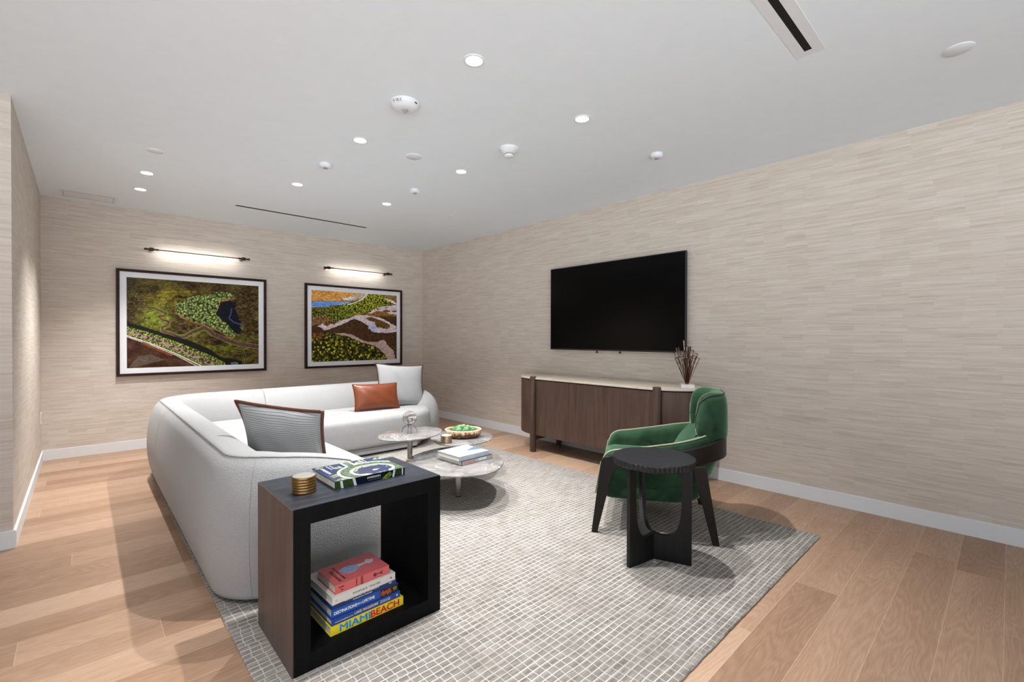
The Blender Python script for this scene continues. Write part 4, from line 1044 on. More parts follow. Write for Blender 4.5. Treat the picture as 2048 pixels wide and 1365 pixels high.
# ================================================================== FRAMED PHOTOGRAPHS
def paint_island():
    cv = Canvas([(120, 125), (1650, 235), (1650, 1140), (125, 1195)], 400, 310); x, y = cv.x, cv.y
    n1 = fbm(x/150, y/60, 1); n2 = fbm(x/30, y/16, 5); n3 = fbm(x/60, y/40, 11)
    base = np.array([0.26, 0.21, 0.10])+(n2[..., None]-0.5)*0.42+(n1[..., None]-0.5)*0.30*np.array([1, 1.1, 0.5])
    cv.c[:] = base
    g = np.clip(1.25-np.hypot((x-620)/420, (y-330)/170), 0, 1)*np.clip(n1*2.2-0.4, 0, 1); cv.fill(g > 0, np.array([0.50, 0.47, 0.14])+(n2[..., None]-0.5)*0.4, np.clip(g, 0, .85))
    g = np.clip(1.1-np.hypot((x-450)/260, (y-620)/190), 0, 1)*np.clip(n3*2.4-0.5, 0, 1); cv.fill(g > 0, np.array([0.44, 0.50, 0.16])+(n2[..., None]-0.5)*0.4, np.clip(g*1.3, 0, .85))
    g = np.clip(1.15-np.hypot((x-1150)/480, (y-950)/230), 0, 1)*np.clip(n1*2-0.3, 0, 1); cv.fill(g > 0, np.array([0.34, 0.36, 0.10])+(n2[..., None]-0.5)*0.35, np.clip(g, 0, .8))
    cv.fill(x < 330, (0.14, 0.11, 0.08), np.clip((330-x)/420, 0, 1)*(n1 > 0.45))
    w1 = np.abs(fbm(x/90+9, y/50, 21)-0.5); cv.fill((w1 < 0.020) & ((x > 1380) | (y < 330) | (x < 650)), (0.16, 0.15, 0.12), 0.75)
    w1 = np.abs(fbm(x/90+9, y/50+.1, 21)-0.525); cv.fill((w1 < 0.014) & ((x > 1250) | (x < 650)), (0.55, 0.56, 0.24), 0.6)
    sh = [(1190, 395), (1380, 420), (1420, 600), (1460, 790), (1390, 795), (1290, 680), (1150, 560)]
    cv.fill(inpoly(x+n2*60-30, y, sh), np.array([0.07, 0.07, 0.12])+(n2[..., None]-0.5)*0.12)
    cv.fill(dline(x, y, [(1340, 500), (1330, 560), (1310, 610), (1370, 660), (1480, 690)]) < 7, (0.32, 0.38, 0.55), 0.7)
    riv = [(300, 240), (250, 300), (310, 390), (300, 480), (440, 490), (530, 530), (585, 550), (560, 580), (490, 585), (530, 625), (612, 650), (600, 690), (530, 715), (545, 765), (640, 790), (740, 835), (800, 825), (880, 775), (960, 745), (1020, 715), (1080, 750), (1130, 800), (1250, 850), (1400, 905), (1650, 945)]
    d = dline(x+n2*14-7, y, riv); wd = 5+np.clip((x-350)/55, 0, 15)
    cv.fill((d < wd+9) & (x > 430), (0.50, 0.42, 0.26), 0.8); cv.fill((d < wd+18) & (d > wd+9) & (x < 1100) & (x > 400), (0.38, 0.50, 0.14), 0.7)
    cv.fill(d < wd, np.array([0.30, 0.23, 0.22])+(n2[..., None]-0.5)*0.1)
    isl = [(690, 480), (720, 420), (830, 370), (930, 350), (1000, 325), (1130, 335), (1200, 300), (1330, 315), (1375, 370), (1210, 400), (1190, 470), (1150, 545), (1200, 600), (1300, 690), (1390, 800), (1330, 845), (1200, 745), (1050, 695), (900, 645), (760, 590), (700, 540)]
    cv.fill(inpoly(x, y-20, isl) | inpoly(x+12, y-8, isl), np.array([0.52, 0.38, 0.25])+(n2[..., None]-0.5)*0.4)
    xj = x+n2*18; bd, bv = blobs(xj, y, 27, 7); bd2, _ = blobs(xj+8, y-8, 27, 7)
    tr = np.array([0.12, 0.17, 0.08])+np.clip(0.75-bd2, 0, 1)[..., None]*np.array([0.84, 0.84, 0.54])*(0.6+0.6*bv[..., None])
    cv.fill(inpoly(x+n2*50-25, y+n3*40-20, isl), tr)
    # shadow beyond the road trees
    cv.fill(inpoly(x+n2*60, y+n2*30-15, [(120, 650), (330, 700), (560, 780), (860, 860), (1120, 970), (1240, 1060), (1480, 1100), (1480, 1150), (1200, 1150), (860, 960), (560, 860), (120, 720)]), (0.07, 0.07, 0.05), 0.9)
    # causeway
    cv.fill(inpoly(x, y, [(120, 820), (120, 1200), (1010, 1190), (640, 1010), (300, 880)]), np.array([0.24, 0.16, 0.11])+(fbm(x/80, y/50, 31)[..., None]-0.5)*0.2)
    cv.fill(inpoly(x, y, [(120, 700), (420, 790), (900, 960), (1230, 1140), (1230, 1190), (960, 1190), (640, 1000), (120, 810)]), np.array([0.34, 0.36, 0.16])+(n2[..., None]-0.5)*0.3)
    cv.fill(dline(x, y, [(120, 765), (420, 860), (760, 985), (1150, 1165)]) < 24, np.array([0.56, 0.47, 0.43]))
    bd, bv = blobs(x+y*0.3, y, 44, 12); cv.fill((dline(x, y, [(120, 765), (420, 860), (760, 985), (1150, 1165)]) < 22) & (bd < 0.38), (0.2, 0.16, 0.15), 0.85)
    cv.fill(dline(x, y, [(120, 812), (400, 905), (720, 1035), (1000, 1170)]) < 4.5, (0.85, 0.84, 0.82)); cv.fill(np.abs(dline(x, y, [(120, 826), (400, 921), (700, 1045), (960, 1180)])) < 3, (0.8, 0.78, 0.76))
    cv.fill((dline(x, y+n2*20-10, [(310, 900), (450, 960), (640, 1040)]) < 13), (0.50, 0.29, 0.15), 0.7)
    bd, bv = blobs(x, y, 24, 15); bd2, _ = blobs(x+6, y-7, 24, 15)
    tr = np.array([0.13, 0.16, 0.07])+np.clip(0.72-bd2, 0, 1)[..., None]*np.array([0.85, 0.84, 0.5])*(0.6+0.6*bv[..., None])
    m_ = (dline(x, y, [(120, 725), (430, 812), (760, 930), (1050, 1050), (1240, 1140)]) < 24) | ((dline(x, y, [(150, 800), (420, 885), (720, 1005), (1010, 1140)]) < 13) & (bd < 0.7)); cv.fill(m_, tr)
    cv.fill(inpoly(x, y, [(270, 1050), (400, 1030), (560, 1095), (380, 1140), (150, 1190), (180, 1140)]), (0.38, 0.36, 0.34), 0.55)
    cv.fill(np.hypot((x-1370)/45, (y-1135)/18) < 1, (0.5, 0.56, 0.62), 0.6*1)
    cv.fill(y < 290, (0.20, 0.17, 0.10), 0.35)
    return cv
def paint_marsh():
    cv = Canvas([(150, 300), (1210, 375), (1215, 1180), (155, 1220)], 400, 310); x, y = cv.x, cv.y
    n1 = fbm(x/110, y/60, 41); n2 = fbm(x/22, y/14, 45)
    cv.c[:] = np.array([0.27, 0.19, 0.13])+(n2[..., None]-0.5)*0.16
    wx = x+n2*34-17; wy = y+fbm(x/30, y/30, 77)*16-8
    cv.fill(y < 640, np.array([0.46, 0.34, 0.18])+(n2[..., None]-0.5)*0.35)
    cv.fill(inpoly(x, wy, [(150, 280), (860, 320), (830, 380), (640, 440), (150, 440)]), np.array([0.70, 0.52, 0.30])+(n2[..., None]-0.5)*0.35)
    cv.fill(inpoly(wx, wy, [(150, 448), (430, 446), (640, 452), (600, 480), (400, 500), (360, 520), (150, 520)]), np.array([0.42, 0.56, 0.76])+(n1[..., None]-0.5)*0.2)
    cv.fill(inpoly(wx, wy, [(530, 405), (660, 385), (700, 395), (640, 425), (560, 428)]), (0.86, 0.86, 0.88), 0.85)
    cv.fill(inpoly(wx, wy, [(690, 350), (830, 345), (820, 400), (650, 450), (600, 440)]), (0.62, 0.66, 0.72), 0.5)
    fo = [(150, 540), (350, 525), (520, 490), (700, 450), (800, 390), (850, 350), (1000, 360), (1210, 370), (1210, 420), (1100, 410), (1190, 470), (1150, 500), (960, 530), (880, 590), (780, 600), (640, 640), (480, 700), (300, 740), (150, 730)]
    bd, bv = blobs(x, y, 20, 51); bd2, _ = blobs(x+5, y-6, 20, 51); lite = np.clip((900-np.hypot(x-900, (y-430)*1.3))/900, 0, 1)
    tr = np.array([0.12, 0.13, 0.06])+np.clip(0.8-bd2, 0, 1)[..., None]*np.stack([0.35+0.35*lite, 0.36+0.35*lite, 0.14+0.1*lite], -1)*(0.6+0.7*bv[..., None])*1.2
    cv.fill(inpoly(wx, wy, fo), tr)
    cv.fill(inpoly(wx, wy, [(150, 640), (340, 620), (420, 690), (300, 760), (190, 740), (150, 760)]), np.array([0.34, 0.24, 0.12])+(np.clip(0.6-bd2, 0, 1)[..., None])*0.5)
    cv.fill(inpoly(wx, wy, [(990, 380), (1210, 378), (1210, 440), (1100, 405)]), np.array([0.5, 0.36, 0.22]), 0.8)
    cv.fill(dline(x, y, [(845, 350), (825, 385), (770, 425), (700, 460), (600, 490)]) < 5, (0.82, 0.84, 0.88)); cv.fill(dline(x, y, [(832, 350), (808, 385), (750, 425)]) < 3, (0.8, 0.82, 0.88), 0.8)
    wc = np.array([0.76, 0.70, 0.72])+(n1[..., None]-0.5)*0.16
    cv.fill(inpoly(wx, wy, [(850, 600), (930, 550), (1010, 515), (1110, 505), (1210, 490), (1210, 615), (1110, 605), (1050, 570), (960, 570), (900, 600)]), wc)
    cv.fill(inpoly(wx, wy, [(1060, 405), (1150, 430), (1210, 470), (1210, 490), (1140, 455), (1060, 420)]), wc)
    for a, b, r_ in ((1080, 525, 22), (1090, 568, 45), (1190, 570, 30), (975, 545, 20)): cv.fill(np.hypot((wx-a)/r_, (wy-b)/(r_*0.35)) < 1, (0.42, 0.28, 0.18))
    cv.fill(inpoly(wx, wy, [(230, 765), (300, 725), (340, 740), (430, 730), (520, 690), (620, 660), (700, 622), (850, 622), (1000, 650), (1100, 700), (1210, 770), (1210, 835), (1080, 850), (920, 838), (860, 790), (872, 760), (760, 695), (680, 668), (560, 725), (450, 775), (310, 818), (270, 785)]), wc)
    mid = np.clip(1-np.hypot((x-930)/120, (y-780)/90), 0, 1); cv.fill(inpoly(wx, wy, [(840, 690), (960, 720), (980, 790), (1100, 830), (920, 835), (860, 790)]), (0.60, 0.64, 0.76), mid*0.9)
    isl = [(830, 650), (900, 645), (1030, 690), (1140, 760), (1100, 798), (960, 775), (940, 712), (850, 685)]
    tr2 = np.array([0.24, 0.17, 0.09])+np.clip(0.7-bd2, 0, 1)[..., None]*0.42*np.array([1, 0.8, 0.4]); cv.fill(inpoly(wx, wy, isl), tr2)
    cv.fill(inpoly(wx, wy, [(300, 740), (340, 705), (385, 735), (350, 770)]) | (np.hypot(wx-430, wy-722) < 18), tr2)
    cv.fill(inpoly(wx, wy, [(440, 850), (560, 850), (660, 870), (760, 925), (850, 960), (960, 962), (1060, 935), (1110, 1010), (1180, 1080), (1200, 1200), (1110, 1200), (1040, 1085), (950, 1015), (820, 975), (740, 955), (620, 895), (500, 868)]), np.array([0.66, 0.57, 0.55])+(n1[..., None]-0.5)*0.1)
    low = [(150, 850), (260, 860), (400, 850), (500, 868), (620, 895), (740, 960), (820, 985), (950, 1025), (1040, 1090), (1110, 1200), (150, 1230)]
    bd, bv = blobs(x, y, 32, 61); bd2, _ = blobs(x+7, y-8, 32, 61)
    tr = np.array([0.14, 0.13, 0.06])+np.clip(0.62-bd2, 0, 1)[..., None]*np.array([1.0, 1.0, 0.35])*(0.1+1.3*bv[..., None]**1.5)+(n2[..., None]-0.5)*0.12
    cv.fill(inpoly(wx, wy, low), tr); cv.fill(inpoly(wx, wy, [(150, 840), (300, 850), (280, 930), (150, 920)]), np.array([0.42, 0.26, 0.14])+(n2[..., None]-0.5)*0.3, 0.7)
    return cv
def picture(label, x0, cvf):
    w_, h_, z0 = 1.548, 1.228, 0.851; fw = 0.030; mt_ = 0.062; D = 0.042
    t = thing('framed_photograph', label, 'framed picture', (x0+w_/2, 0, z0+h_/2))
    x1, z1 = x0+w_, z0+h_
    bm = bmesh.new()
    for a, b in (((x0, -D, z0), (x1, 0, z0+fw)), ((x0, -D, z1-fw), (x1, 0, z1)), ((x0, -D, z0+fw), (x0+fw, 0, z1-fw)), ((x1-fw, -D, z0+fw), (x1, 0, z1-fw))):
        box(bm, [(a[i]+b[i])/2 for i in range(3)], [abs(b[i]-a[i]) for i in range(3)], 0.001)
    obj('frame', bm, FRAMEWOOD, t)
    obj('mat_board', bx2((x0+fw, -0.022, z0+fw), (x1-fw, -0.004, z1-fw)), MATWHITE, t)
    q = fw+mt_
    cv = cvf(); cv.c = cv.c*(0.72+0.56*fbm(cv.x/14, cv.y/9, 90)[..., None]); g_ = cv.c.mean(axis=2, keepdims=True); cv.c = (g_+(cv.c-g_)*1.08)*1.22-0.02; M_ = Matrix.Translation((x0+q, -0.0225, z0+q)) @ Matrix.Rotation(PI/2, 4, 'X')
    cv.mesh(w_-2*q, h_-2*q, t, 'photo_print', PAINT, M_)
    return t
picture('dark-framed aerial photograph of a wooded island in marsh, left of the two', -4.006, paint_island)
picture('dark-framed aerial photograph of marsh with pale winding water, right of the two', -1.951, paint_marsh)
def picture_light(label, xa, xb):
    z = 2.316; y = -0.13
    t = thing('picture_light', label, 'picture light', ((xa+xb)/2, 0, z), group='picture lights above the framed photographs')
    obj('rod', tb([(xa+0.02, y, z), (xb-0.02, y, z)], 0.0055, 10), BRONZE, t, smooth=True)
    for x, s in ((xa, 1), (xb, -1)):
        br = obj('bracket', tb([(x+0.05*s, 0, z), (x+0.05*s, y, z)], 0.009, 12), BRONZE, t, smooth=True)
        obj('knob', tb([(x-0.02*s, y, z), (x+0.0*s, y, z), (x+0.001*s, y, z), (x+0.03*s, y, z), (x+0.031*s, y, z), (x+0.068*s, y, z), (x+0.069*s, y, z), (x+0.115*s, y, z)],
                       [0.012, 0.012, 0.010, 0.010, 0.020, 0.020, 0.0095, 0.0095], 14), BRONZE, br, smooth=True)
        bm = bmesh.new(); lathe(bm, [(0.024, 0.0), (0.024, 0.008)], 24); bmesh.ops.rotate(bm, matrix=Matrix.Rotation(PI/2, 3, 'X'), verts=bm.verts); bmesh.ops.translate(bm, vec=(x+0.05*s, 0.0, z), verts=bm.verts)
        obj('wall_plate', bm, STEEL, t, smooth=True)
    obj('led_strip', bx2((xa+0.09, y+0.003, z-0.003), (xb-0.09, y+0.0066, z+0.003)), LAMP, t)
    l = bpy.data.lights.new('picture_light_glow', 'AREA'); l.shape = 'RECTANGLE'; l.size = xb-xa-0.2; l.size_y = 0.012; l.energy = 1.05; l.color = (1, 0.97, 0.94)
    o = bpy.data.objects.new('picture_light_glow', l); COL.objects.link(o); o.location = ((xa+xb)/2, y+0.010, z-0.001); o.rotation_euler = (math.radians(62), 0, 0)
picture_light('bronze rod picture light above the left framed photograph', -3.745, -2.70)
picture_light('bronze rod picture light above the right framed photograph', -1.70, -0.655)

# ================================================================== CEILING FITTINGS
grp = 'recessed downlights'
names = ['nearest in the centre-left column, by the FIRE alarm', 'nearest in the right column, toward the television wall', 'second nearest in the centre-left column, beside the flat disc', 'second nearest in the right column',
         'farthest in the centre-left column, by the thin slot vent', 'farthest in the right column, near the far sofa', 'nearer of the pair at the far left', 'farther of the pair at the far left by the wall panel']
proto = None
for (x, y), nm in zip(DL, names):
    if proto is None:
        proto = thing('downlight', 'round white recessed downlight, '+nm, 'ceiling light', (x, y, H), group=grp)
        obj('trim_ring', lt([(0.045, -0.004), (0.052, -0.005), (0.057, -0.003), (0.058, 0.0), (0.045, 0.0)], 40, cap=False), PLASTIC, proto, W=False, smooth=True)
        obj('lamp_lens', lt([(0.0, -0.0035), (0.0455, -0.0035)], 40, cap=False), LAMP, proto, W=False)
    else:
        c = proto.copy(); COL.objects.link(c); c.location = (x, y, H); c['label'] = 'round white recessed downlight, '+nm
        for ch in list(proto.children):
            d = ch.copy(); COL.objects.link(d); d.parent = c
# fire strobe
t = thing('fire_alarm', 'round white ceiling alarm strobe marked FIRE', 'fire alarm', (-2.79, -4.289, H))
obj('housing', lt([(0.09, 0.0), (0.092, -0.012), (0.084, -0.026), (0.066, -0.040), (0.048, -0.045), (0.0, -0.046)], 48), PLASTIC, t, W=False, smooth=True, angle=60)
obj('strobe_lens', lt([(0.020, -0.044), (0.018, -0.052), (0.009, -0.062), (0.0, -0.064)], 24), glass('lens_glass', (0.8, 0.8, 0.8), 1.4, 0.1), t, W=False, smooth=True)
to_cam = math.atan2(-6.897+4.289, -4.287+2.79)
def on_ring(t, ang, rad, z, tilt, body, size, mat):
    loc = world_of(t) @ Vector((rad*math.cos(ang), rad*math.sin(ang), z))
    out = Vector((math.cos(ang), math.sin(ang), 0)); tan = Vector((-math.sin(ang), math.cos(ang), 0))
    upv = (Vector((0, 0, 1))*math.cos(tilt)+out*math.sin(tilt)); nrm = tan.cross(upv)
    M_ = Matrix((tan, upv, nrm)).transposed().to_4x4(); M_.translation = loc
    return text_obj('alarm_lettering', body, size, mat, t, M_, 0.0006, 'CENTER', 1.0, 1.05, 0.0008)
for ch_, da in zip('FIRE', (-0.85, -0.63, -0.50, -0.30)): on_ring(t, to_cam+da, 0.0875, -0.022, 0.55, ch_, 0.024, GREYPLASTIC)
bm = bx((0, 0, 0), (0.004, 0.020, 0.007), 0.001); a_ = to_cam+0.85; bmesh.ops.rotate(bm, matrix=Matrix.Rotation(a_, 3, 'Z'), verts=bm.verts); bmesh.ops.translate(bm, vec=(0.088*math.cos(a_), 0.088*math.sin(a_), -0.02), verts=bm.verts)
obj('test_slot', bm, DARKTEXT, t, W=False)
t = thing('smoke_detector', 'conical white smoke detector on the ceiling right of the centre downlights', 'smoke detector', (-1.838, -4.22, H))
obj('base_ring', lt([(0.078, 0.0), (0.078, -0.008), (0.070, -0.018), (0.05, -0.036), (0.036, -0.044), (0, -0.044)], 40), PLASTIC, t, W=False, smooth=True, angle=60)
obj('sensing_gap', lt([(0.033, -0.043), (0.033, -0.052)], 32), GREYPLASTIC, t, W=False)
obj('cap', lt([(0.035, -0.052), (0.035, -0.062), (0.030, -0.068), (0, -0.069)], 32), PLASTIC, t, W=False, smooth=True, angle=50)
def disc(label, x, y, r):
    o = obj('ceiling_disc', lt([(r, 0.0), (r, -0.003), (r-0.004, -0.006), (0, -0.0065)], 40, (0, 0, 0)), PLASTIC, smooth=True, angle=50); o.location = (x, y, H)
    tag(o, label, 'ceiling cover', 'flat white ceiling discs')
disc('flat white disc in the middle of the ceiling, between the two columns of downlights', -2.296, -3.573, 0.068)
disc('flat white disc on the ceiling at the upper right of the photo', -1.0, -6.706, 0.062)
disc('flat white disc on the ceiling at far left, before the pair of downlights', -3.855, -2.266, 0.056)
disc('tiny flat white disc on the ceiling near the far right corner', -0.981, -2.247, 0.035)
def sensor(label, x, y):
    t = thing('ceiling_sensor', label, 'ceiling sensor', (x, y, H), group='small round ceiling sensors')
    obj('housing', lt([(0.050, 0.0), (0.050, -0.022), (0.044, -0.030), (0.026, -0.034), (0, -0.034)], 32), PLASTIC, t, W=False, smooth=True, angle=50)
    obj('sensor_eye', lt([(0.018, -0.033), (0.016, -0.040), (0, -0.043)], 20), GREYPLASTIC, t, W=False, smooth=True)
sensor('small white ceiling sensor left of the middle flat disc', -2.762, -2.913)
sensor('small white ceiling sensor between the far downlights of the right column', -1.839, -2.828)
sensor('small white ceiling sensor close to the television wall', -0.896, -4.95)
def slot(label, x0, x1, yc, fl, sl, ins):
    t = thing('slot_diffuser', label, 'air vent', ((x0+x1)/2, yc, H))
    bm = bmesh.new(); z = H-0.0008
    for a, b in (((x0, yc-fl/2), (x1, yc-sl/2)), ((x0, yc+sl/2), (x1, yc+fl/2)), ((x0, yc-sl/2), (x0+ins, yc+sl/2)), ((x1-ins, yc-sl/2), (x1, yc+sl/2))):
        box(bm, ((a[0]+b[0])/2, (a[1]+b[1])/2, z), (b[0]-a[0], b[1]-a[1], 0.0016))
    obj('flange', bm, PLASTIC, t); obj('dark_slot', bx(((x0+x1)/2, yc, H-0.0007), (x1-x0-2*ins, sl, 0.0014)), BLACKGAP, t)
slot('long thin black slot vent in the ceiling before the framed photographs', -3.045, -1.455, -0.985, 0.09, 0.046, 0.025)
slot('wide white-framed black slot vent in the ceiling nearest the camera', -3.1, -1.503, -6.181, 0.13, 0.034, 0.05)
t = thing('access_panel', 'flush rectangular white ceiling access panel in the far left corner', 'access panel', (-4.23, -0.28, H))
obj('panel_frame', bx2((-4.46, -0.435, H-0.002), (-4.0, -0.13, H), 0), PLASTIC, t)
bm = bmesh.new()
for a, b in (((-4.428, -0.408), (-4.032, -0.405)), ((-4.428, -0.157), (-4.032, -0.154)), ((-4.428, -0.408), (-4.425, -0.154)), ((-4.035, -0.408), (-4.032, -0.154))):
    box(bm, ((a[0]+b[0])/2, (a[1]+b[1])/2, H-0.0022), (b[0]-a[0], b[1]-a[1], 0.001))
obj('panel_gap', bm, DARKTEXT, t)
t = thing('wall_outlet', 'small white outlet plate low on the left wall near the far corner', 'outlet', (XL, -0.137, 0.466))
obj('plate', bx2((XL, -0.175, 0.41), (XL+0.006, -0.100, 0.525), 0.001), PLASTIC, t)
obj('socket', bx2((XL+0.006, -0.152, 0.435), (XL+0.0075, -0.123, 0.50), 0), GREYPLASTIC, t)

# ================================================================== STOOL-HIGH ROUND TABLE
def drink_table():
    c = (-1.841, -5.480)
    t = thing('accent_table', 'round black carved wood accent table with fluted edge before the green armchair', 'side table', (c[0], c[1], Z0))
    n = 58*4; R = 0.235; z1 = 0.608; rings = []
    def rr(k, d): return R-d*(0.5-0.5*math.cos(2*PI*k/4))
    lv = [(0.0, z1-0.040, 0.0), (R-0.012, z1-0.040, 0.004), (R-0.004, z1-0.034, 0.006), (R, z1-0.010, 0.006), (R-0.002, z1-0.002, 0.003), (R-0.005, z1, 0.0)]
    for r_, z, d in lv:
        rings.append([(c[0]+max(0.001, r_-(d*abs(math.sin(PI*k/4)) if d else 0))*math.cos(2*PI*k/n), c[1]+max(0.001, r_-(d*abs(math.sin(PI*k/4)) if d else 0))*math.sin(2*PI*k/n), z) for k in range(n)])
    o = obj('tabletop', loft(rings), STOOLTOP, t, smooth=True, angle=35)
    rad = 0.211; zt = z1-0.041
    feet = [(-2.05, -5.446), (-1.766, -5.677), (-1.708, -5.316)]
    for fx, fy in feet:
        ang = math.atan2(fy-c[1], fx-c[0])
        # plate profile in (radial, z): tall upright outside, curved web down to the centre
        web = [(0.0, Z0), (rad, Z0), (rad, zt), (rad-0.052, zt)]
        cur = [(rad-0.052, zt*0.75), (rad-0.055, 0.34), (rad-0.062, 0.26), (rad-0.085, 0.195), (rad-0.118, 0.165), (rad-0.16, 0.158), (0.0, 0.168)]
        cc = [(p.x, p.y) for p in catmull([(a, b, 0) for a, b in cur], 5, False)]
        bm = bridge_poly(web+cc, -0.011, 0.011, 1)
        bmesh.ops.rotate(bm, matrix=Matrix.Rotation(ang, 3, 'Z'), verts=bm.verts); bmesh.ops.translate(bm, vec=(c[0], c[1], 0), verts=bm.verts)
        obj('leg', bm, STOOLBLACK, t, smooth=True, angle=25)
drink_table()

# ================================================================== ARMCHAIR
def armchair():
    d = Vector((-0.522, 0.853)).normalized()
    ang = math.atan2(d.y, d.x)-PI/2
    t = thing('armchair', 'green velvet armchair with dark wood frame and pale piping near the right wall', 'armchair', (-1.283, -5.155, Z0), (0, 0, ang))
    # local frame: x right of the sitter, y forward, z up from the rug
    def upath(hw, yb, yf, rc, n=12):
        return resample(round_path([(-hw, yf), (-hw, yb), (hw, yb), (hw, yf)], rc, n), 0.02)
    def frm(P, i):
        a = P[max(0, i-1)][1]; b = P[min(len(P)-1, i+1)][1]; tt = (b-a).normalized(); return Vector((-tt.y, tt.x))
    # wooden rail round the back
    P = upath(0.385, -0.475, 0.27, 0.36); rings = []
    for i, (s, p) in enumerate(P):
        n = frm(P, i); q = max(0, min(1, (0.27-p.y)/0.7))
        zt = 0.515+0.115*q**1.3; zb = 0.455+0.045*q; th = 0.026
        if p.y > 0.15: zb = max(zb, zb+(p.y-0.15)*0.1)
        rings.append([(p.x+n.x*u, p.y+n.y*u, z) for u, z in ((0, zb+0.004), (0, zt-0.006), (0.005, zt), (th-0.005, zt), (th, zt-0.006), (th, zb+0.004), (th-0.004, zb), (0.004, zb))])
    obj('back_rail', loft(rings), CHAIRWOOD, t, W=False, smooth=True, angle=40)
    for sx in (-1, 1):
        fr = [(0.400, 0.0), (0.362, 0.0), (0.275, 0.36), (0.262, 0.415), (0.235, 0.447), (0.19, 0.462), (0.19, 0.52), (0.27, 0.513), (0.315, 0.505), (0.335, 0.485), (0.342, 0.45)]
        bm = bridge_poly(fr, sx*0.385, sx*0.357, 0); bmesh.ops.bevel(bm, geom=list(bm.edges), offset=0.002, segments=1, affect='EDGES')
        obj('front_leg', bm, CHAIRWOOD, t, W=False)
        rr = [(-0.385, 0.0), (-0.345, 0.0), (-0.225, 0.478), (-0.305, 0.488)]
        bm = bridge_poly(rr, sx*0.383, sx*0.355, 0); bmesh.ops.bevel(bm, geom=list(bm.edges), offset=0.002, segments=1, affect='EDGES')
        obj('rear_leg', bm, CHAIRWOOD, t, W=False)
    # upholstered tub: arms and low back in one sweep
    hwT, ybT = 0.352, -0.43
    P = upath(hwT, ybT, 0.335, 0.33); L = P[-1][0]; rings = []
    rim = []; edge = []
    for i, (s, p) in enumerate(P):
        n = frm(P, i); q = max(0, min(1, (0.335-p.y)/0.74)); e = min(s, L-s)
        zt = 0.535+0.135*q**1.25
        if e < 0.09: zt -= 0.075*(1-math.sqrt(1-(1-e/0.09)**2))
        zb = 0.235; th = 0.075; zm = 0.5*(zt+zb)
        fwd_ = 0.0
        k_ = 1.0 if e > 0.03 else 0.72+0.28*math.sqrt(max(0, 1-(1-e/0.03)**2))
        sec = [(0.055, zb), (0.022, zb+0.03), (0.010, zb+0.12), (0.0, zm+0.04), (0.0, zt-0.02), (0.010, zt-0.004), (0.025, zt), (th-0.02, zt-0.004), (th-0.004, zt-0.025), (th, zt-0.06), (th, zm), (th, zb)]
        # arm fronts lean forward as they go down
        lean = lambda z: (0.055*max(0, min(1, (zt-z)/0.3)))*max(0, 1-e/0.25)
        tuck = lambda z: max(0, 0.5-z)*0.30*min(1, max(0, (-p.y-0.02)/0.3))
        rings.append([(p.x+n.x*(th/2+(u-th/2)*k_+tuck(z)), p.y+n.y*(th/2+(u-th/2)*k_+tuck(z))+lean(z), z) for u, z in sec])
        rim.append((p.x+n.x*0.014, p.y+n.y*0.014, zt+0.0015))
    obj('tub_shell', loft(rings), VELVET, t, W=False, smooth=True, angle=70)
    for sx in (-1, 1):
        x_ = sx*(hwT-0.012)
        fr = [(x_, 0.341+0.055*min(1, (0.46-z)/0.3), z) for z in [0.46-0.03*k for k in range(8)]]
        edge.append(fr)
    tip0 = edge[0]; full = tip0[::-1]+[Vector(v) for v in rim]+edge[1]
    obj('piping', tb(full, 0.0052, 8), PIPELIGHT, t, W=False, smooth=True)
    pr2 = [(v[0]*1.012, v[1]*1.012 if v[1] < 0 else v[1], v[2]-0.040) for v in rim[6:-6]]
    o = obj('piping', tb(pr2, 0.0045, 8), PIPEGREEN, t, W=False, smooth=True); o['label'] = 'dark piping'
    # seat pan and cushion
    so = [(p[1].x, p[1].y) for p in []]
    out = round_path([(-0.335, 0.0), (-0.335, 0.345), (0.335, 0.345), (0.335, -0.32), (-0.335, -0.32), (-0.335, 0.0)], [0.09, 0.09, 0.26, 0.26], 8)[:-1]
    obj('seat_base', slab([(p.x, p.y) for p in out], 0.215, 0.335, 0.03), VELVET, t, W=False, smooth=True, angle=70)
    out = round_path([(-0.272, 0.0), (-0.272, 0.350), (0.272, 0.350), (0.272, -0.30), (-0.272, -0.30), (-0.272, 0.0)], [0.07, 0.07, 0.2, 0.2], 8)[:-1]
    obj('seat_cushion', slab([(p.x, p.y) for p in out], 0.335, 0.455, 0.045), VELVET, t, W=False, smooth=True, angle=70)
    # lumbar pad
    rings = []; rr_ = 0.262
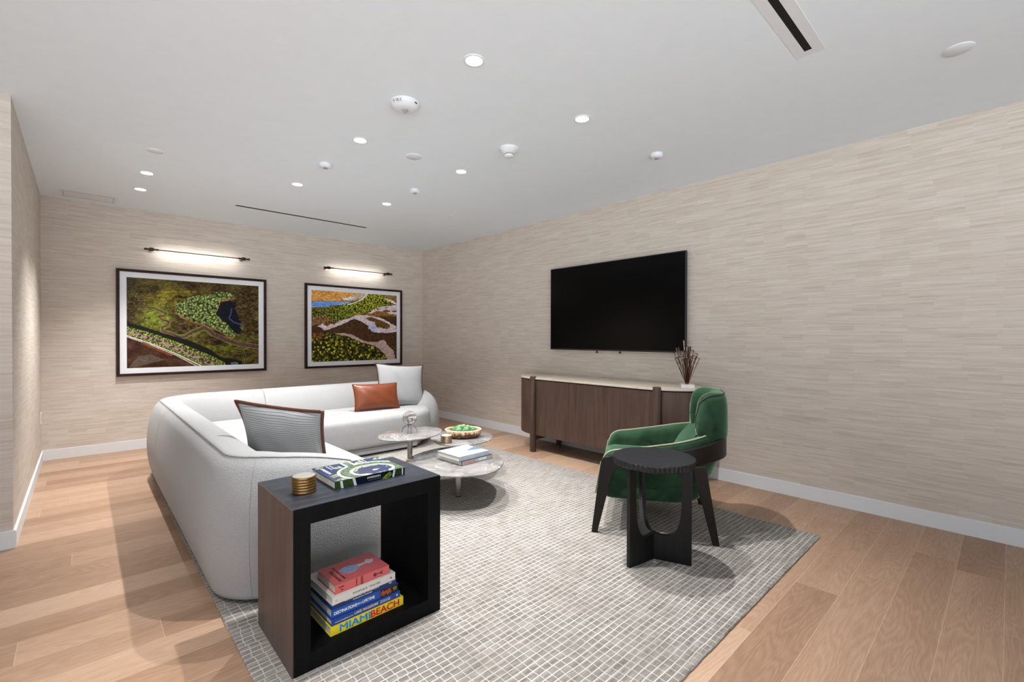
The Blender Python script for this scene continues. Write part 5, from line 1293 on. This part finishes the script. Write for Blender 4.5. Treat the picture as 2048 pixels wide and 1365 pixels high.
    for z, f, q in ((0.44, -0.150, 1), (0.50, -0.163, 1), (0.56, -0.195, 1), (0.61, -0.232, 1), (0.645, -0.262, 0.985), (0.662, -0.285, 0.95), (0.668, -0.305, 0.88)):
        a0 = math.asin((-f-0.10)/rr_); r_ = rr_*q
        ring = [(0.02*math.cos(a)/abs(math.cos(a)+1e-9)+r_*math.cos(a), -0.10-r_*math.sin(a), z) for a in [a0+(PI-2*a0)*k/24 for k in range(25)]]
        xe = ring[0][0]; ring += [(-xe+2*xe*k/10, f+0.012*math.sin(PI*k/10), z) for k in range(1, 10)]
        rings.append(ring)
    obj('lumbar_pad', loft(rings), VELVET, t, W=False, smooth=True, angle=75)
    # tall curved backrest
    Pb = resample(round_path([(-0.255, -0.265), (-0.255, -0.475), (0.255, -0.475), (0.255, -0.265)], 0.205, 14), 0.018); Lb = Pb[-1][0]; rings = []; seamO = []
    for i, (s, p) in enumerate(Pb):
        n = frm(Pb, i); e = min(s, Lb-s); E_ = 0.16
        k_ = (max(0.0, 1-(1-min(1, e/E_))**2.6))**(1/2.6); th = 0.105*(0.45+0.55*(max(0, 1-(1-min(1, e/0.05))**2))**0.5)
        zt = 0.79+0.138*k_; zb = 0.67-0.11*k_
        sec = catmull([(0.0, zb+0.05, 0), (-0.006, (zb+zt)/2, 0), (0.002, zt-0.05, 0), (0.03, zt-0.006, 0), (0.06, zt, 0), (0.09, zt-0.015, 0), (0.105, zt-0.06, 0), (0.105, (zb+zt)/2, 0), (0.10, zb+0.05, 0), (0.075, zb+0.006, 0), (0.035, zb, 0)], 3)
        rings.append([(p.x+n.x*(0.0525+(v.x-0.0525)*th/0.105), p.y+n.y*(0.0525+(v.x-0.0525)*th/0.105), v.y) for v in sec])
        seamO.append((p.x+n.x*(0.0525+(0.018-0.0525)*th/0.105), p.y+n.y*(0.0525+(0.018-0.0525)*th/0.105), zt-0.0135))
    obj('backrest', loft(rings), VELVET, t, W=False, smooth=True, angle=180)
    seamI = []
    lowO = [(v[0], v[1], 0.67-0.11*((v[2]+0.0135-0.79)/0.138)+0.03) for v in seamO]
    obj('piping', tb(seamO+lowO[::-1], 0.005, 8, True), PIPEGREEN, t, W=False, smooth=True)['label'] = 'dark piping'
    return t
armchair()
